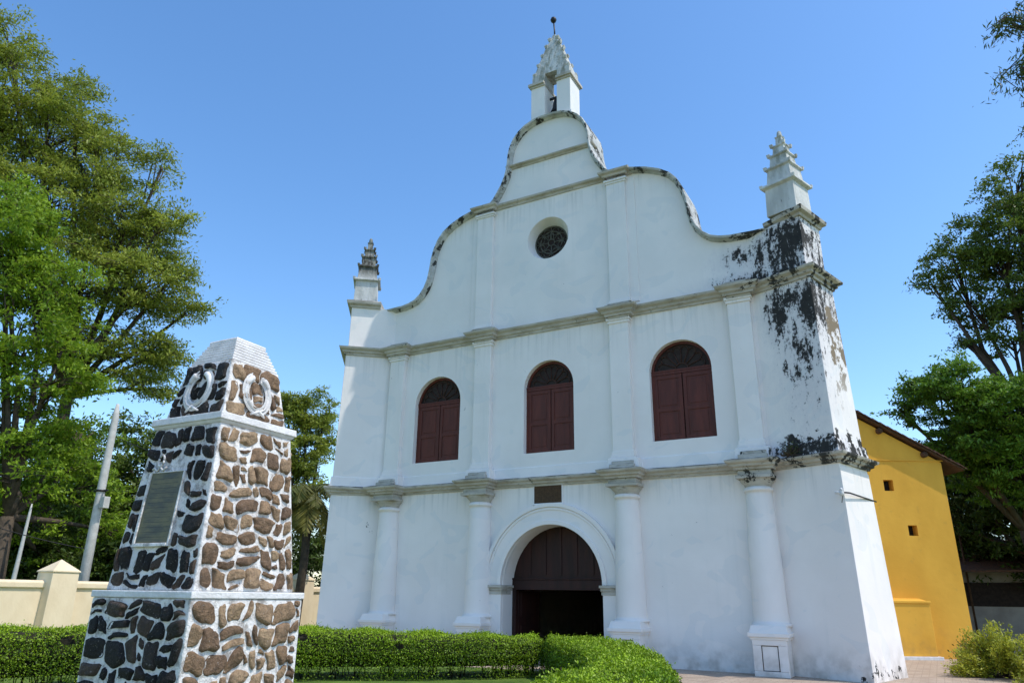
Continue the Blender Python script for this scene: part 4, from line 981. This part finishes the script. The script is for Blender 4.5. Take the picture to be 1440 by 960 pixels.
bush('second yellow green bush running out of the right edge', (11.6, 1.3), (1.2, 1.2, 1.15), 8, 14000, M['leaf_bush'])
bush('small dark reddish shrub at the foot of the yellow wall', (9.85, 4.6), (.35, .3, .75), 9, 1200, M['leaf_dark'], 'shrub', 'shrub')
bush('dark weeds sprouting on the first cornice beside the right-hand column', (6.75, -.40), (.30, .10, .36), 10, 260, M['leaf_dark'], 'weed', 'weed', .02)
for o in list(bpy.data.objects):
    if o.name == 'weed': o.location.z = 5.0

# ------------------------------------------------------------------ boundary wall and posts
bw = tag(empty('boundary_wall', (-12.2, -3, 0)), 'cream painted boundary wall with rounded top behind the left hedge', 'wall')
mb = MB(); mb.box(-12.55, -12.30, -30, 40, 0, 1.72); mb.build('wall_body', M['cream'], bw)
mb = MB(); pf = [(-12.62, 1.70), (-12.62, 1.84), (-12.56, 1.90), (-12.30, 1.90), (-12.23, 1.84), (-12.23, 1.70)]
vs = [(x, y, z) for y in (-30, 40) for x, z in pf]; mb.add(vs, [(i, (i+1) % 6, 6+(i+1) % 6, 6+i) for i in range(6)]+[list(range(6)), list(range(6, 12))[::-1]]); mb.build('wall_coping', M['cream'], bw, .02)
posts = [(-12.35, -6.55, 'wide cream gatepost with pyramid cap left of the memorial'), (-12.35, 2.9, 'narrow cream gatepost with pyramid cap between memorial and church')]
for x, y, lab in posts:
    p = tag(empty('wall_post', (x, y, 0)), lab, 'gatepost', 'pyramid capped posts of the boundary wall')
    mb = MB(); mb.frus((x, y), .42, .37, 0, 2.12, 0); mb.build('shaft', M['cream'], p, .012)
    mb = MB(); mb.frus((x, y), .40, .40, 2.12, 2.155, 0); mb.frus((x, y), .40, .01, 2.155, 2.47, 0); mb.build('cap', M['cream'], p, .008)

# poles
def pole(label, u0, v0, u1, v1, D, r0, r1, fit=True):
    b = at(u0, v0, D); t = at(u1, v1, D); d = (t-b)/(t[2]-b[2]); base = b-d*b[2]
    root = tag(empty('utility_pole', tuple(base)), label, 'utility pole')
    mb = MB(); mb.tube([base, (base+t)/2, t-(t-base)*.06, t], [r0, (r0+r1)/2, r1, r1*.45], 10); mb.build('shaft', M['concrete'], root, fix=False)
    if fit:
        q = base+(t-base)*.62; mb = MB(); mb.tube([q+[0, 0, -.03], q+[0, 0, .03]], [r0*.98, r0*.98], 12); mb.box(q[0]-.35, q[0]+.35, q[1]-.03, q[1]+.03, q[2]-.02, q[2]+.03)
        mb.build('clamp', M['iron'], root); mb = MB(); mb.box(q[0]+.22, q[0]+.42, q[1]-.1, q[1]+.1, q[2]-.55, q[2]-.2); mb.build('meter_box', M['concrete'], root, .01)
    return base, t
b1, t1 = pole('thick grey concrete utility pole leaning behind the wide gatepost', 118, 812, 166, 568, 26.8, .165, .105)
b2, t2 = pole('thin pale pole leaning at the far left behind the wall', 20, 810, 45, 708, 27.5, .09, .04, False)
def cable(label, a, b, sag):
    a = np.array(a); b = np.array(b); pts = [a+(b-a)*t-np.array([0, 0, 4*sag*t*(1-t)]) for t in np.linspace(0, 1, 16)]
    mb = MB(); mb.tube(pts, [.013]*16, 4); tag(mb.build('overhead_cable', M['iron'], None, fix=False), label, 'cable')
cable('dark overhead cable running right from the concrete pole behind the memorial', t1-(t1-b1)*.14, at(420, 690, 34), .3)
cable('dark overhead cable running left from the concrete pole out of frame', t1-(t1-b1)*.62, at(-80, 715, 26), .1)

# bracket and cable on the right buttress corner
cb = tag(empty('wall_bracket', (7.97, -.75, 4.1)), 'small white wall bracket with black cable round the right buttress corner', 'bracket')
mb = MB(); mb.lathe((7.80, -.80), [(.02, 3.91), (.05, 3.93), (.055, 3.99), (.03, 4.03), (.045, 4.05), (.02, 4.09)], 10); mb.tube([(7.66, -.80, 3.99), (7.84, -.80, 3.99)], [.035, .03], 8); mb.build('insulator', M['whitepaint'], cb)
mb = MB(); mb.tube([(7.82, -.76, 3.99), (7.90, -.72, 3.99), (7.96, -.60, 3.99), (8.16, .28, 3.985), (8.32, .98, 3.98), (8.38, 1.25, 3.98)], [.02]*6, 5); mb.tube([(7.83, -.78, 3.97), (7.80, -.80, 3.85), (7.78, -.8, 3.76)], [.008]*3, 4)
mb.build('cable', M['iron'], cb)

# far right: dim outbuilding and lean-to roof under the trees
sh = tag(empty('outbuilding', (11.5, 16, 0)), 'dim grey outbuilding in tree shade beyond the yellow building', 'building')
q0 = at(1362, 860, 40); q1 = at(1470, 860, 40)
mb = MB(); X0_, X1_ = q0[0]-2, q1[0]+3; Y_ = q0[1]
mb.box(X0_, X1_, Y_, Y_+5, 0, 3.1); mb.build('wall', simple('grey_limewash', (.42, .38, .34), (.30, .27, .24), 1.5), sh)
mb = MB(); mb.box(X0_+.3, X1_-.3, Y_-.03, Y_, 1.5, 2.5); mb.build('window', M['glassdark'], sh)
mb = MB(); mb.add([(X0_-.5, Y_-1.4, 2.9), (X1_+.5, Y_-1.4, 2.9), (X1_+.5, Y_+5.4, 4.6), (X0_-.5, Y_+5.4, 4.6), (X0_-.5, Y_-1.4, 2.98), (X1_+.5, Y_-1.4, 2.98), (X1_+.5, Y_+5.4, 4.68), (X0_-.5, Y_+5.4, 4.68)], [(0, 3, 2, 1), (4, 5, 6, 7), (0, 1, 5, 4), (1, 2, 6, 5), (2, 3, 7, 6), (3, 0, 4, 7)]); mb.build('roof', M['tile'], sh)
ca = tag(empty('carport', (12.5, 12, 0)), 'dark lean-to roof on thin posts at the right edge under the trees', 'shelter')
a = at(1335, 733, 40); b = at(1500, 802, 38)
mb = MB(); dv = np.array([.9, 4.5, .2])
vs = [a, b, b+dv, a+dv]; vs = vs+[p-np.array([0, 0, .08]) for p in vs]
mb.add(vs, [(0, 1, 2, 3), (7, 6, 5, 4), (0, 1, 5, 4), (1, 2, 6, 5), (2, 3, 7, 6), (3, 0, 4, 7)]); mb.build('roof', M['timber'], ca)
for p in (a+(b-a)*.08, b, b+dv*.95, a+dv*.95): mb = MB(); mb.tube([(p[0], p[1], 0), (p[0], p[1], p[2]-.06)], [.05, .05], 6); mb.build('post', M['timber'], ca)
